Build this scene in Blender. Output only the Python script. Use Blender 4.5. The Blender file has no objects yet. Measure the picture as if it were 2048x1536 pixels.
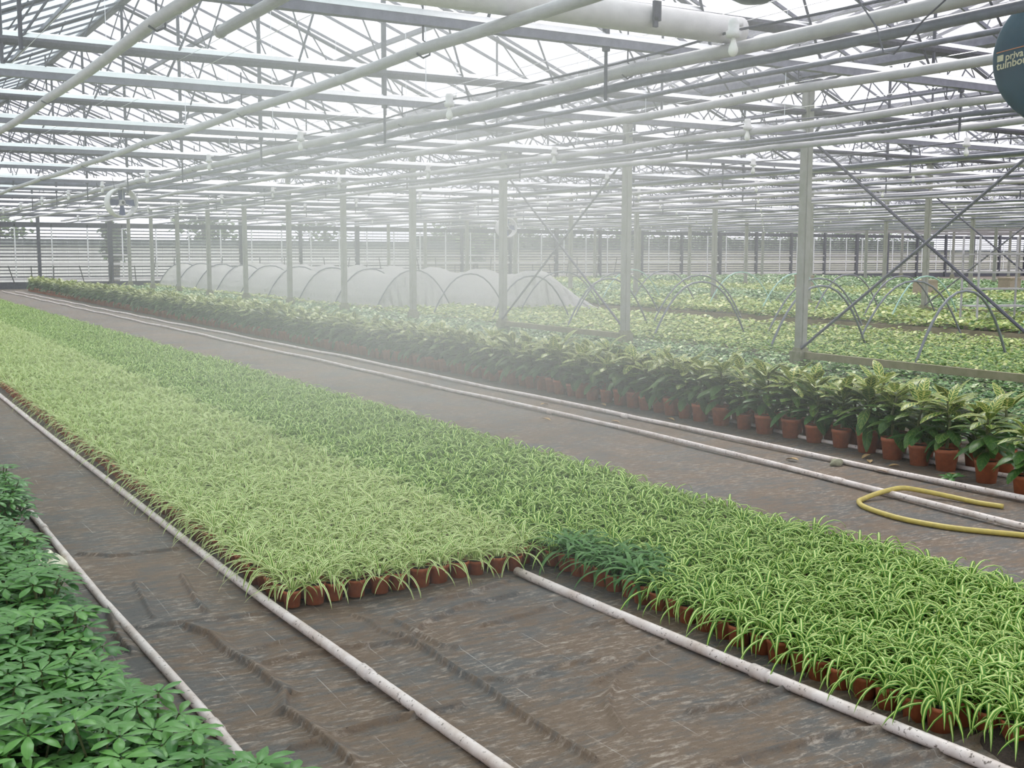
import bpy, math, random
import numpy as np
from mathutils import Vector, Matrix
random.seed(7); rng = np.random.default_rng(11)
PI = math.pi
C = bpy.context.scene.collection
sc = bpy.context.scene

# ------------------------------------------------------------------ camera
CAM_H, F_PX = 1.6, 2263.0
def _n(v): return v/np.linalg.norm(v)
_dY = _n(np.array([-350-1024., -(503-768.), -F_PX])); _dX = _n(np.array([4800-1024., -(515-768.), -F_PX]))
_dZ = _n(np.cross(_dX, _dY)); _dX = np.cross(_dY, _dZ)
R_CAM = np.stack([_dX, _dY, _dZ])
cam_d = bpy.data.cameras.new('camera'); cam = bpy.data.objects.new('camera', cam_d); C.objects.link(cam)
cam_d.sensor_width = 36; cam_d.lens = F_PX/2048*36; cam_d.clip_start = .05; cam_d.clip_end = 400
M4 = Matrix([list(R_CAM[i])+[[0, 0, CAM_H][i]] for i in range(3)]+[[0, 0, 0, 1]])
cam.matrix_world = M4; sc.camera = cam
def in_frame(x, y, z, m=60):
    c = R_CAM.T @ np.array([x, y, z-CAM_H])
    if c[2] > -.3: return False
    u = 1024+F_PX*c[0]/-c[2]; v = 768-F_PX*c[1]/-c[2]
    return -m < u < 2048+m and -m < v < 1536+m

# ------------------------------------------------------------------ materials
def mat(name):
    m = bpy.data.materials.new(name); m.use_nodes = True
    nt = m.node_tree; nt.nodes.clear()
    o = nt.nodes.new('ShaderNodeOutputMaterial'); o.location = (600, 0)
    return m, nt, o
def nd(nt, typ, **kw):
    n = nt.nodes.new(typ)
    for k, v in kw.items():
        if k.startswith('i_'):
            n.inputs[k[2:].replace('_', ' ')].default_value = v
        else: setattr(n, k, v)
    return n
def ramp(nt, fac, stops, interp='LINEAR'):
    r = nt.nodes.new('ShaderNodeValToRGB'); r.color_ramp.interpolation = interp
    e = r.color_ramp.elements
    while len(e) < len(stops): e.new(.5)
    for i, (p, c) in enumerate(stops): e[i].position = p; e[i].color = (*c, 1)
    nt.links.new(fac, r.inputs[0]); return r.outputs[0]
def mix(nt, fac, a, b):
    m = nt.nodes.new('ShaderNodeMix'); m.data_type = 'RGBA'
    for s, v in ((0, fac), (6, a), (7, b)):
        if isinstance(v, (int, float)): m.inputs[s].default_value = v
        elif isinstance(v, tuple): m.inputs[s].default_value = (*v, 1)
        else: nt.links.new(v, m.inputs[s])
    return m.outputs[2]
def mth(nt, op, a, b=None, c=None):
    m = nt.nodes.new('ShaderNodeMath'); m.operation = op
    for s, v in enumerate((a, b, c)):
        if v is None: continue
        if isinstance(v, (int, float)): m.inputs[s].default_value = v
        else: nt.links.new(v, m.inputs[s])
    return m.outputs[0]
def noise(nt, vec, scale, detail=4, rough=.6):
    n = nd(nt, 'ShaderNodeTexNoise'); n.inputs['Scale'].default_value = scale
    n.inputs['Detail'].default_value = detail; n.inputs['Roughness'].default_value = rough
    if vec is not None: nt.links.new(vec, n.inputs['Vector'])
    return n.outputs['Fac']
def simple(name, col, col2=None, rough=.5, metal=0., scale=20, bump=0., spec=.5):
    m, nt, o = mat(name)
    p = nd(nt, 'ShaderNodeBsdfPrincipled'); p.inputs['Roughness'].default_value = rough; p.inputs['Metallic'].default_value = metal
    p.inputs['Specular IOR Level'].default_value = spec
    tc = nd(nt, 'ShaderNodeTexCoord')
    f = noise(nt, tc.outputs['Object'], scale)
    c2 = col2 or tuple(x*.75 for x in col)
    nt.links.new(ramp(nt, f, [(.35, c2), (.65, col)]), p.inputs['Base Color'])
    if bump:
        b = nd(nt, 'ShaderNodeBump'); b.inputs['Strength'].default_value = bump; b.inputs['Distance'].default_value = .01
        nt.links.new(f, b.inputs['Height']); nt.links.new(b.outputs[0], p.inputs['Normal'])
    nt.links.new(p.outputs[0], o.inputs[0]); return m
def leafmat(name, fn, rough=.5, trans=.34, spec=.22):
    """fn(nt, u, v, tone) -> colour socket; u across 0..1, v along 0..1, tone per leaf 0..1"""
    m, nt, o = mat(name)
    a = nd(nt, 'ShaderNodeAttribute'); a.attribute_name = 'leaf'
    s = nd(nt, 'ShaderNodeSeparateXYZ'); nt.links.new(a.outputs['Vector'], s.inputs[0])
    col = fn(nt, s.outputs[0], s.outputs[1], s.outputs[2])
    p = nd(nt, 'ShaderNodeBsdfPrincipled'); p.inputs['Roughness'].default_value = rough; p.inputs['Specular IOR Level'].default_value = spec
    t = nd(nt, 'ShaderNodeBsdfTranslucent'); x = nd(nt, 'ShaderNodeMixShader'); x.inputs[0].default_value = trans
    nt.links.new(col, p.inputs['Base Color']); nt.links.new(col, t.inputs[0])
    nt.links.new(p.outputs[0], x.inputs[1]); nt.links.new(t.outputs[0], x.inputs[2]); nt.links.new(x.outputs[0], o.inputs[0])
    return m
def across(nt, u): return mth(nt, 'ABSOLUTE', mth(nt, 'MULTIPLY_ADD', u, 2., -1.))

def f_pale(nt, u, v, t):
    g = mix(nt, t, (.10, .26, .03), (.24, .43, .075))
    c = mix(nt, t, (.70, .77, .31), (.94, .96, .58))
    return mix(nt, ramp(nt, across(nt, u), [(.38, (0, 0, 0)), (.58, (1, 1, 1))]), g, c)
def f_green(nt, u, v, t):
    g = mix(nt, t, (.05, .19, .018), (.15, .36, .04))
    c = mix(nt, t, (.54, .66, .17), (.82, .88, .40))
    return mix(nt, ramp(nt, across(nt, u), [(.30, (1, 1, 1)), (.46, (0, 0, 0))]), g, c)
def f_plain(nt, u, v, t): return mix(nt, t, (.06, .17, .05), (.14, .30, .09))
def f_croton(nt, u, v, t):
    w = nd(nt, 'ShaderNodeCombineXYZ'); nt.links.new(mth(nt, 'MULTIPLY', across(nt, u), .35), w.inputs[0]); nt.links.new(v, w.inputs[1]); nt.links.new(mth(nt, 'MULTIPLY', t, 9.), w.inputs[2])
    vein = mth(nt, 'FRACT', mth(nt, 'MULTIPLY_ADD', v, 7., mth(nt, 'MULTIPLY', across(nt, u), -1.6)))
    vm = mth(nt, 'MAXIMUM', mth(nt, 'LESS_THAN', vein, .34), mth(nt, 'LESS_THAN', across(nt, u), .16))
    vm = mth(nt, 'MAXIMUM', vm, mth(nt, 'GREATER_THAN', across(nt, u), .86))
    n = noise(nt, w.outputs[0], 14., 2)
    vm = mth(nt, 'MULTIPLY', vm, ramp(nt, n, [(.4, (.25, .25, .25)), (.6, (1, 1, 1))]))
    amt = ramp(nt, t, [(.2, (.25, .25, .25)), (.75, (1, 1, 1))])
    g = mix(nt, t, (.03, .10, .022), (.09, .19, .03))
    y = mix(nt, t, (.20, .32, .06), (.70, .66, .22))
    return mix(nt, mth(nt, 'MULTIPLY', vm, amt), g, y)
def f_scheff(nt, u, v, t):
    g = mix(nt, t, (.03, .12, .035), (.12, .30, .06))
    return mix(nt, ramp(nt, across(nt, u), [(.0, (.6, .6, .6)), (.12, (0, 0, 0))]), g, mix(nt, .5, g, (.2, .36, .12)))
def f_dark(nt, u, v, t): return ramp(nt, t, [(.0, (.035, .11, .03)), (.5, (.10, .23, .07)), (.88, (.22, .38, .11)), (1., (.58, .66, .38))])
def f_yel(nt, u, v, t): return ramp(nt, t, [(.0, (.06, .16, .04)), (.4, (.18, .32, .07)), (.8, (.42, .52, .14)), (1., (.68, .70, .32))])
M = {}
M['pale'] = leafmat('cream edged blade', f_pale)
M['green'] = leafmat('yellow striped blade', f_green)
M['plain'] = leafmat('plain green blade', f_plain)
M['croton'] = leafmat('yellow veined leaf', f_croton, rough=.35, trans=.2)
M['scheff'] = leafmat('glossy leaflet', f_scheff, rough=.38, trans=.2, spec=.35)
M['dark'] = leafmat('dark bedding leaf', f_dark, rough=.35, trans=.2)
M['yel'] = leafmat('yellow green bedding leaf', f_yel, rough=.4, trans=.25)
M['tree'] = leafmat('tree leaf', lambda nt, u, v, t: mix(nt, t, (.05, .11, .04), (.16, .25, .08)), rough=.6)
M['terra'] = simple('terracotta plastic', (.42, .125, .048), (.33, .095, .036), rough=.6, scale=30)
M['soil'] = simple('potting soil', (.045, .03, .022), (.02, .014, .01), rough=.95, scale=120, bump=.6)
M['stem'] = simple('stem', (.13, .16, .05), (.09, .10, .04), rough=.6, scale=40)
M['pipe'] = simple('painted heating pipe', (.50, .49, .51), (.41, .40, .43), rough=.45, scale=6)
M['pipe_dark'] = simple('dark water pipe', (.18, .19, .25), (.13, .14, .185), rough=.4, scale=8)
M['galv'] = simple('galvanised steel', (.215, .215, .27), (.15, .15, .195), rough=.5, metal=.2, scale=14)
M['steel_dark'] = simple('weathered dark steel', (.085, .085, .115), (.055, .055, .08), rough=.5, metal=.2, scale=14)
M['alu'] = simple('aluminium profile', (.92, .93, .95), (.86, .87, .89), rough=.28, metal=.9, scale=10)
M['cloth'] = simple('folded screen cloth', (.10, .095, .125), (.06, .058, .08), rough=.9, scale=40, bump=.3)
M['post'] = simple('algae stained post', (.35, .35, .325), (.27, .28, .225), rough=.65, scale=5)
M['post_foot'] = simple('stained concrete foot', (.30, .29, .22), (.20, .21, .12), rough=.9, scale=18, bump=.3)
M['white'] = simple('white plastic', (.80, .79, .79), (.70, .69, .69), rough=.4, scale=10)
M['bulb'] = simple('frosted bulb glass', (.90, .90, .87), (.86, .86, .83), rough=.2, scale=5)
M['blue'] = simple('blue fan blade', (.045, .065, .22), (.03, .05, .17), rough=.4, scale=8)
M['black'] = simple('black rubber', (.03, .032, .036), (.02, .02, .022), rough=.6)
M['hose'] = simple('yellow hose', (.52, .41, .09), (.42, .34, .09), rough=.45, scale=25)
M['drum'] = simple('teal enamel', (.012, .060, .095), (.009, .046, .075), rough=.35, scale=6, spec=.4)
M['letter'] = simple('pale lettering', (.62, .60, .42), rough=.6)
M['letter_red'] = simple('orange line', (.55, .22, .10), rough=.6)
M['teal'] = simple('mint green tube', (.42, .66, .58), (.36, .58, .52), rough=.4, scale=10)
M['hoop'] = simple('grey tunnel tube', (.19, .21, .24), (.14, .16, .18), rough=.4, metal=.1, scale=12)
M['board'] = simple('weathered board', (.30, .27, .18), (.22, .21, .12), rough=.8, scale=9)
M['concrete'] = simple('pale concrete', (.52, .51, .47), (.43, .42, .38), rough=.9, scale=2)
M['stone'] = simple('pale stone', (.34, .33, .23), (.22, .22, .15), rough=.9, scale=25, bump=.6)
M['dry'] = simple('dry leaf', (.46, .30, .15), (.33, .24, .09), rough=.8, scale=40)
M['crate'] = simple('faded crate', (.42, .33, .25), (.34, .28, .21), rough=.7)
M['bwall'] = simple('pale cladding', (.84, .84, .82), (.76, .76, .74), rough=.7, scale=1)
M['roofing'] = simple('dark eave', (.09, .11, .11), (.06, .08, .08), rough=.8, scale=2)
M['bark'] = simple('tree bark', (.10, .08, .06), (.06, .05, .04), rough=.9)

def dirty_pipe():
    m, nt, o = mat('soiled white pipe'); p = nd(nt, 'ShaderNodeBsdfPrincipled'); p.inputs['Roughness'].default_value = .5
    tc = nd(nt, 'ShaderNodeTexCoord')
    a = noise(nt, tc.outputs['Object'], 60., 3); b = noise(nt, tc.outputs['Object'], 7., 5)
    base = ramp(nt, b, [(.3, (.46, .38, .33)), (.58, (.67, .61, .58))])
    nt.links.new(mix(nt, ramp(nt, a, [(.61, (0, 0, 0)), (.67, (1, 1, 1))]), base, (.16, .13, .11)), p.inputs['Base Color'])
    nt.links.new(p.outputs[0], o.inputs[0]); return m
M['wpipe'] = dirty_pipe()

def floor_mat():
    m, nt, o = mat('woven ground cloth'); p = nd(nt, 'ShaderNodeBsdfPrincipled'); p.inputs['Roughness'].default_value = .75
    p.inputs['Specular IOR Level'].default_value = .35
    tc = nd(nt, 'ShaderNodeTexCoord'); s = nd(nt, 'ShaderNodeSeparateXYZ'); nt.links.new(tc.outputs['Object'], s.inputs[0])
    mp = nd(nt, 'ShaderNodeMapping'); nt.links.new(tc.outputs['Object'], mp.inputs[0]); mp.inputs['Scale'].default_value = (.8, 2.6, 1.)
    n1 = noise(nt, tc.outputs['Object'], 1.5, 6, .65); n0 = noise(nt, tc.outputs['Object'], .35, 1, .5); n5 = noise(nt, tc.outputs['Object'], 2.6, 4, .6); n2 = noise(nt, mp.outputs[0], 7., 7, .7); n3 = noise(nt, mp.outputs[0], 16., 6, .75); n4 = noise(nt, tc.outputs['Object'], 95., 3, .7)
    cloth = mix(nt, n2, (.060, .061, .060), (.135, .130, .122))
    dirt = mix(nt, n3, (.092, .062, .042), (.19, .14, .098))
    c = mix(nt, ramp(nt, mth(nt, 'ADD', mth(nt, 'MULTIPLY', n1, .55), mth(nt, 'MULTIPLY', n2, .55)), [(.47, (0, 0, 0)), (.60, (1, 1, 1))]), cloth, dirt)
    dust = ramp(nt, n3, [(.51, (0, 0, 0)), (.68, (.85, .85, .85))])
    c = mix(nt, mth(nt, 'MULTIPLY', dust, ramp(nt, n5, [(.40, (.15, .15, .15)), (.58, (1, 1, 1))])), c, (.40, .35, .30))
    c = mix(nt, ramp(nt, n4, [(.28, (.7, .7, .7)), (.40, (0, 0, 0))]), c, (.03, .022, .018))
    c = mix(nt, ramp(nt, n4, [(.735, (0, 0, 0)), (.75, (1, 1, 1))]), c, (.46, .42, .35))
    # woven white tracer threads along the cloth
    lx = mth(nt, 'ABSOLUTE', mth(nt, 'SUBTRACT', mth(nt, 'FRACT', mth(nt, 'DIVIDE', mth(nt, 'ADD', s.outputs[0], mth(nt, 'MULTIPLY', n0, .3)), .30)), .5))
    ln = mth(nt, 'LESS_THAN', lx, .006)
    ln = mth(nt, 'MULTIPLY', ln, ramp(nt, noise(nt, tc.outputs['Object'], 3.3, 5, .7), [(.47, (0, 0, 0)), (.60, (.42, .42, .42))]))
    near = mth(nt, 'LESS_THAN', s.outputs[0], 3.1)
    c = mix(nt, mth(nt, 'MULTIPLY', ln, near), c, (.52, .50, .47))
    nt.links.new(c, p.inputs['Base Color'])
    b = nd(nt, 'ShaderNodeBump'); b.inputs['Strength'].default_value = .5; b.inputs['Distance'].default_value = .012
    nt.links.new(mth(nt, 'ADD', n3, mth(nt, 'MULTIPLY', n4, .3)), b.inputs['Height']); nt.links.new(b.outputs[0], p.inputs['Normal'])
    nt.links.new(p.outputs[0], o.inputs[0]); return m
M['floor'] = floor_mat()

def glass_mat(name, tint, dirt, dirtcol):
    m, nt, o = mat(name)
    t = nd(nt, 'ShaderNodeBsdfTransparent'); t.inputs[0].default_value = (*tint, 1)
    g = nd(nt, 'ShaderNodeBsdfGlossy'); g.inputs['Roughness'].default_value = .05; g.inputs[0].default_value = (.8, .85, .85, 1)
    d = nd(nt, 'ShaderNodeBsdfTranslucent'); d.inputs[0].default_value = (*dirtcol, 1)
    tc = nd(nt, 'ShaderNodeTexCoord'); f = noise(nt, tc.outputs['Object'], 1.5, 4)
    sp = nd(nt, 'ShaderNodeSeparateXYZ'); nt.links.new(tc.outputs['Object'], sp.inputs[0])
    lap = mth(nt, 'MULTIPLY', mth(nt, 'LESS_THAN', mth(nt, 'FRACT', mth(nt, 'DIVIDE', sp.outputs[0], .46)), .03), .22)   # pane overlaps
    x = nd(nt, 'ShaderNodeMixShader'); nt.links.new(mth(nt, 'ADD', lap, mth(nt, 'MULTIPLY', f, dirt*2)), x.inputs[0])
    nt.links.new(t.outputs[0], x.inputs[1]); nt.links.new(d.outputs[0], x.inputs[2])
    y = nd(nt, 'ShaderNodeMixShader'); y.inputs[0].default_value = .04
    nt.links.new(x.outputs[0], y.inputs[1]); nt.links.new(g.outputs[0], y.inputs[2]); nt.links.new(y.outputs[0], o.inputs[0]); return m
M['glass'] = glass_mat('greenhouse glass', (.955, .95, .965), .08, (.85, .85, .88))
M['glass_dim'] = glass_mat('darker greenish glass', (.62, .70, .70), .16, (.66, .75, .74))  # darker, greener tint for the left slope of the nearest span

def fleece_mat():
    m, nt, o = mat('white fleece'); tc = nd(nt, 'ShaderNodeTexCoord')
    d = nd(nt, 'ShaderNodeBsdfDiffuse'); t = nd(nt, 'ShaderNodeBsdfTranslucent'); tr = nd(nt, 'ShaderNodeBsdfTransparent')
    for q in (d, t): q.inputs[0].default_value = (.78, .78, .78, 1)
    mp = nd(nt, 'ShaderNodeMapping'); nt.links.new(tc.outputs['Object'], mp.inputs[0]); mp.inputs['Scale'].default_value = (1., 5., .6)
    f = noise(nt, mp.outputs[0], 3.5, 5, .6)
    b = nd(nt, 'ShaderNodeBump'); b.inputs['Strength'].default_value = 1.; b.inputs['Distance'].default_value = .10; nt.links.new(f, b.inputs['Height'])
    nt.links.new(b.outputs[0], d.inputs['Normal']); nt.links.new(b.outputs[0], t.inputs['Normal'])
    x = nd(nt, 'ShaderNodeMixShader'); x.inputs[0].default_value = .4
    nt.links.new(d.outputs[0], x.inputs[1]); nt.links.new(t.outputs[0], x.inputs[2])
    y = nd(nt, 'ShaderNodeMixShader'); y.inputs[0].default_value = .12
    nt.links.new(x.outputs[0], y.inputs[1]); nt.links.new(tr.outputs[0], y.inputs[2]); nt.links.new(y.outputs[0], o.inputs[0]); return m
M['fleece'] = fleece_mat()


# ------------------------------------------------------------------ mesh helpers
class MB:
    def __init__(s): s.v = []; s.f = []; s.m = []; s.a = []
    def add(s, V, F, mi=0, A=None):
        o = len(s.v); s.v += [tuple(map(float, p)) for p in V]; s.f += [tuple(i+o for i in f) for f in F]; s.m += [mi]*len(F)
        s.a += [tuple(map(float, q)) for q in A] if A is not None else [(0., 0., 0.)]*len(V)
    def box(s, c, d, mi=0, rz=0, ry=0):
        x, y, z = (q/2 for q in d)
        V = [Vector((i, j, k)) for i in (-x, x) for j in (-y, y) for k in (-z, z)]
        R = Matrix.Rotation(rz, 3, 'Z') @ Matrix.Rotation(ry, 3, 'Y')
        s.add([R @ p+Vector(c) for p in V], [(0, 1, 3, 2), (4, 6, 7, 5), (0, 4, 5, 1), (2, 3, 7, 6), (0, 2, 6, 4), (1, 5, 7, 3)], mi)
    def tube(s, P, r, n=8, mi=0, cap=True, closed=False):
        P = [Vector(p) for p in P]; rr = r if isinstance(r, (list, tuple)) else [r]*len(P)
        V = []; F = []; up = None
        for i, p in enumerate(P):
            t = (P[min(i+1, len(P)-1)]-P[max(i-1, 0)])
            t = t.normalized() if t.length > 1e-9 else Vector((0, 0, 1))
            if up is None: up = Vector((0, 0, 1)) if abs(t.z) < .9 else Vector((1, 0, 0))
            a = t.cross(up)
            if a.length < 1e-6: a = t.cross(Vector((1, 0, 0)))
            a.normalize(); b = a.cross(t).normalized(); up = b
            for k in range(n):
                w = 2*PI*k/n; V.append(p+(a*math.cos(w)+b*math.sin(w))*rr[i])
        for i in range(len(P)-1):
            for k in range(n):
                k2 = (k+1) % n; F.append((i*n+k, i*n+k2, (i+1)*n+k2, (i+1)*n+k))
        if cap: F.append(tuple(range(n))[::-1]); F.append(tuple((len(P)-1)*n+k for k in range(n)))
        s.add(V, F, mi)
    def prism(s, pts, x0, x1, mi=0):
        n = len(pts); s.add([(x, y, z) for x in (x0, x1) for y, z in pts], [tuple(range(n))[::-1], tuple(range(n, 2*n))]+[(k, (k+1) % n, n+(k+1) % n, n+k) for k in range(n)], mi)
    def lathe(s, prof, n=16, mi=0, c=(0, 0, 0), axis=None):
        """profile [(r,z)] around z; axis: 3x3 matrix"""
        V = []; F = []
        for r, z in prof:
            for k in range(n): V.append(Vector((r*math.cos(2*PI*k/n), r*math.sin(2*PI*k/n), z)))
        for i in range(len(prof)-1):
            for k in range(n):
                k2 = (k+1) % n; F.append((i*n+k, i*n+k2, (i+1)*n+k2, (i+1)*n+k))
        if axis is not None: V = [axis @ p for p in V]
        s.add([p+Vector(c) for p in V], F, mi)
    def mesh(s, name, mats, smooth=False):
        me = bpy.data.meshes.new(name); me.from_pydata(s.v, [], s.f)
        for q in (mats if isinstance(mats, (list, tuple)) else [mats]): me.materials.append(q)
        if any(s.m): me.polygons.foreach_set('material_index', s.m)
        if any(q != (0., 0., 0.) for q in s.a):
            at = me.attributes.new('leaf', 'FLOAT_VECTOR', 'POINT'); at.data.foreach_set('vector', np.array(s.a, dtype=np.float32).ravel())
        if smooth: me.polygons.foreach_set('use_smooth', [True]*len(me.polygons))
        me.update(); return me
    def arrays(s): return np.array(s.v, np.float32), np.array(s.f, np.int32), np.array(s.m, np.int32), np.array(s.a, np.float32)
def tag(o, label=None, cat=None, group=None, kind=None):
    if label: o['label'] = label
    if cat: o['category'] = cat
    if group: o['group'] = group
    if kind: o['kind'] = kind
    return o
def ob(name, me, parent=None, loc=(0, 0, 0), rz=0., sc_=None):
    o = bpy.data.objects.new(name, me); C.objects.link(o); o.location = loc; o.rotation_euler = (0, 0, rz)
    if sc_: o.scale = (sc_,)*3 if isinstance(sc_, (int, float)) else sc_
    if parent: o.parent = parent
    return o
def empty(name, loc, rz=0., s=1.):
    o = bpy.data.objects.new(name, None); C.objects.link(o); o.location = loc; o.rotation_euler = (0, 0, rz); o.scale = (s,)*3; o.empty_display_size = .1; return o
def big_mesh(name, V, F, mi, A, mats, smooth=False):
    me = bpy.data.meshes.new(name); nf = len(F)
    me.vertices.add(len(V)); me.vertices.foreach_set('co', V.astype(np.float32).ravel())
    me.loops.add(nf*4); me.loops.foreach_set('vertex_index', F.astype(np.int32).ravel())
    me.polygons.add(nf); me.polygons.foreach_set('loop_start', np.arange(0, nf*4, 4, dtype=np.int32))
    for q in mats: me.materials.append(q)
    me.polygons.foreach_set('material_index', mi.astype(np.int32))
    if smooth: me.polygons.foreach_set('use_smooth', np.ones(nf, dtype=bool))
    at = me.attributes.new('leaf', 'FLOAT_VECTOR', 'POINT'); at.data.foreach_set('vector', A.astype(np.float32).ravel())
    me.update(calc_edges=True); return me
def scatter(variants, pos, rot, scl):
    """many copies of the quad-only variants as one set of arrays"""
    Vs, Fs, Ms, As = [], [], [], []; off = 0
    pick = rng.integers(0, len(variants), len(pos))
    for k, (V, F, m, A) in enumerate(variants):
        q = np.where(pick == k)[0]
        if not len(q): continue
        c, s_ = np.cos(rot[q])[:, None], np.sin(rot[q])[:, None]; z = scl[q][:, None]
        X = (V[None, :, 0]*c-V[None, :, 1]*s_)*z+pos[q, 0:1]; Y = (V[None, :, 0]*s_+V[None, :, 1]*c)*z+pos[q, 1:2]; Z = V[None, :, 2]*z+pos[q, 2:3]
        Vs.append(np.stack([X, Y, Z], -1).reshape(-1, 3)); n = len(q)
        Fs.append((F[None]+(np.arange(n)*len(V))[:, None, None]).reshape(-1, 4)+off); off += n*len(V)
        Ms.append(np.tile(m, n)); As.append(np.tile(A, (n, 1)))
    return np.concatenate(Vs), np.concatenate(Fs), np.concatenate(Ms), np.concatenate(As)
ORD = 'first second third fourth fifth sixth seventh eighth ninth tenth eleventh twelfth thirteenth fourteenth fifteenth sixteenth seventeenth eighteenth nineteenth twentieth'.split()
def ordw(i):
    if i < 20: return ORD[i]
    tens = ['twenty', 'thirty', 'forty', 'fifty', 'sixty', 'seventy', 'eighty', 'ninety']
    i += 1
    if i < 100:
        t, u = divmod(i, 10)
        return (tens[t-2][:-1]+'ieth') if u == 0 else tens[t-2]+'-'+ORD[u-1]
    return str(i)+('th' if 10 < i % 100 < 14 else {1: 'st', 2: 'nd', 3: 'rd'}.get(i % 10, 'th'))

# leaf strip: bends in its vertical plane, tapers
def strip(mb, base, az, el, L, W, curl, n=6, ac=3, pw=1.2, tone=.5, prof=None, mi=0, fold=.2, twist=0.):
    x = Vector(base); h = Vector((math.cos(az), math.sin(az), 0)); sd = Vector((-math.sin(az), math.cos(az), 0))
    V = []; A = []; F = []
    for i in range(n+1):
        t = i/n; th = el-curl*t**pw
        d = h*math.cos(th)+Vector((0, 0, 1))*math.sin(th); nm = d.cross(sd)
        w = W*(prof(t) if prof else min(1, .55+t*2.)*(1-t**3)**.8)+W*.02
        s2 = (sd*math.cos(twist*t)+nm*math.sin(twist*t))
        if ac == 3:
            for u in (-1, 0, 1):
                V.append(x+s2*(u*w/2)+nm*((fold*w if u == 0 else 0))); A.append(((u+1)/2, t, tone))
        else:
            for u in (-1, 1): V.append(x+s2*(u*w/2)); A.append(((u+1)/2, t, tone))
        x = x+d*(L/n)
    for i in range(n):
        for k in range(ac-1): F.append((i*ac+k, i*ac+k+1, (i+1)*ac+k+1, (i+1)*ac+k))
    mb.add(V, F, mi, A)
def pot_prof(rt, rb, h): return [(0, 0), (rb, 0), (rt*.97, h*.82), (rt*1.02, h*.83), (rt*1.03, h), (rt*.95, h), (rt*.93, h*.9)]
def make_pot(rt, rb, h, n=16):
    mb = MB(); mb.lathe(pot_prof(rt, rb, h), n, 0); mb.lathe([(rt*.95, h*.9), (0, h*.92)], n, 1)
    return mb
ellip = lambda t: max(.03, math.sin(PI*min(1, t*.96+.02))**.75)

# ------------------------------------------------------------------ FLOOR with folds
folds = [([(1.05, 4.83), (1.27, 4.79), (1.42, 4.77), (1.58, 4.77)], .010, .012), ([(1.23, 4.72), (1.29, 4.58), (1.29, 4.38), (1.33, 4.18), (1.34, 3.96), (1.35, 3.83), (1.29, 3.67), (1.31, 3.5), (1.33, 3.2)], .030, .035),
 ([(1.31, 4.32), (1.45, 4.36), (1.59, 4.38)], .010, .012), ([(1.38, 4.17), (1.53, 4.18), (1.75, 4.18), (1.86, 4.14), (2.0, 4.13), (2.08, 4.22), (2.12, 4.26), (2.25, 4.31), (2.35, 4.37), (2.45, 4.38), (2.69, 4.41)], .013, .014),
 ([(1.42, 5.53), (1.37, 5.09), (1.36, 4.9)], .012, .015), ([(1.0, 5.24), (.97, 4.95), (.95, 4.76), (.95, 4.56)], .03, .04), ([(1.06, 6.19), (1.21, 6.04), (1.38, 6.07), (1.54, 6.08)], .012, .02), ([(1.19, 5.5), (1.16, 5.14), (1.14, 4.94)], .010, .015),
 ([(1.92, 4.56), (1.96, 4.43), (1.94, 4.31), (1.97, 4.23)], .010, .012), ([(2.05, 4.41), (2.06, 4.25), (2.06, 4.11), (2.07, 3.98), (2.11, 3.93)], .010, .012),
 ([(1.98, 4.2), (1.99, 4.09), (2.0, 3.94), (1.99, 3.8), (1.99, 3.68), (2.0, 3.56), (2.0, 3.46), (1.99, 3.33), (1.98, 3.1), (1.99, 2.8)], .018, .018), ([(1.2, 3.36), (1.34, 3.39), (1.49, 3.41), (1.6, 3.41), (1.68, 3.39), (1.84, 3.39)], .016, .018),
 ([(2.06, 3.58), (2.12, 3.52), (2.26, 3.53), (2.38, 3.55), (2.51, 3.51), (2.58, 3.48)], .010, .012), ([(2.38, 3.33), (2.58, 3.39), (2.71, 3.46), (2.9, 3.55)], .010, .014), ([(2.74, 3.85), (2.92, 3.82)], .012, .02),
 ([(2.5, 2.93), (2.63, 2.91), (2.77, 2.9), (2.95, 2.92), (3.07, 2.97)], .014, .018), ([(2.1, 2.53), (2.32, 2.55), (2.56, 2.55), (2.75, 2.54), (2.98, 2.49), (3.28, 2.49)], .014, .018), ([(2.5, 2.33), (2.73, 2.31), (3.0, 2.27), (3.3, 2.27)], .014, .018),
 ([(2.3, 4.55), (2.5, 4.52), (2.75, 4.6)], .012, .03), ([(2.35, 4.1), (2.6, 4.15), (2.8, 4.2)], .010, .04), ([(1.1, 2.9), (1.35, 2.95), (1.6, 2.9)], .012, .02), ([(2.2, 2.9), (2.3, 3.15), (2.45, 3.3)], .010, .015)]
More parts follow.
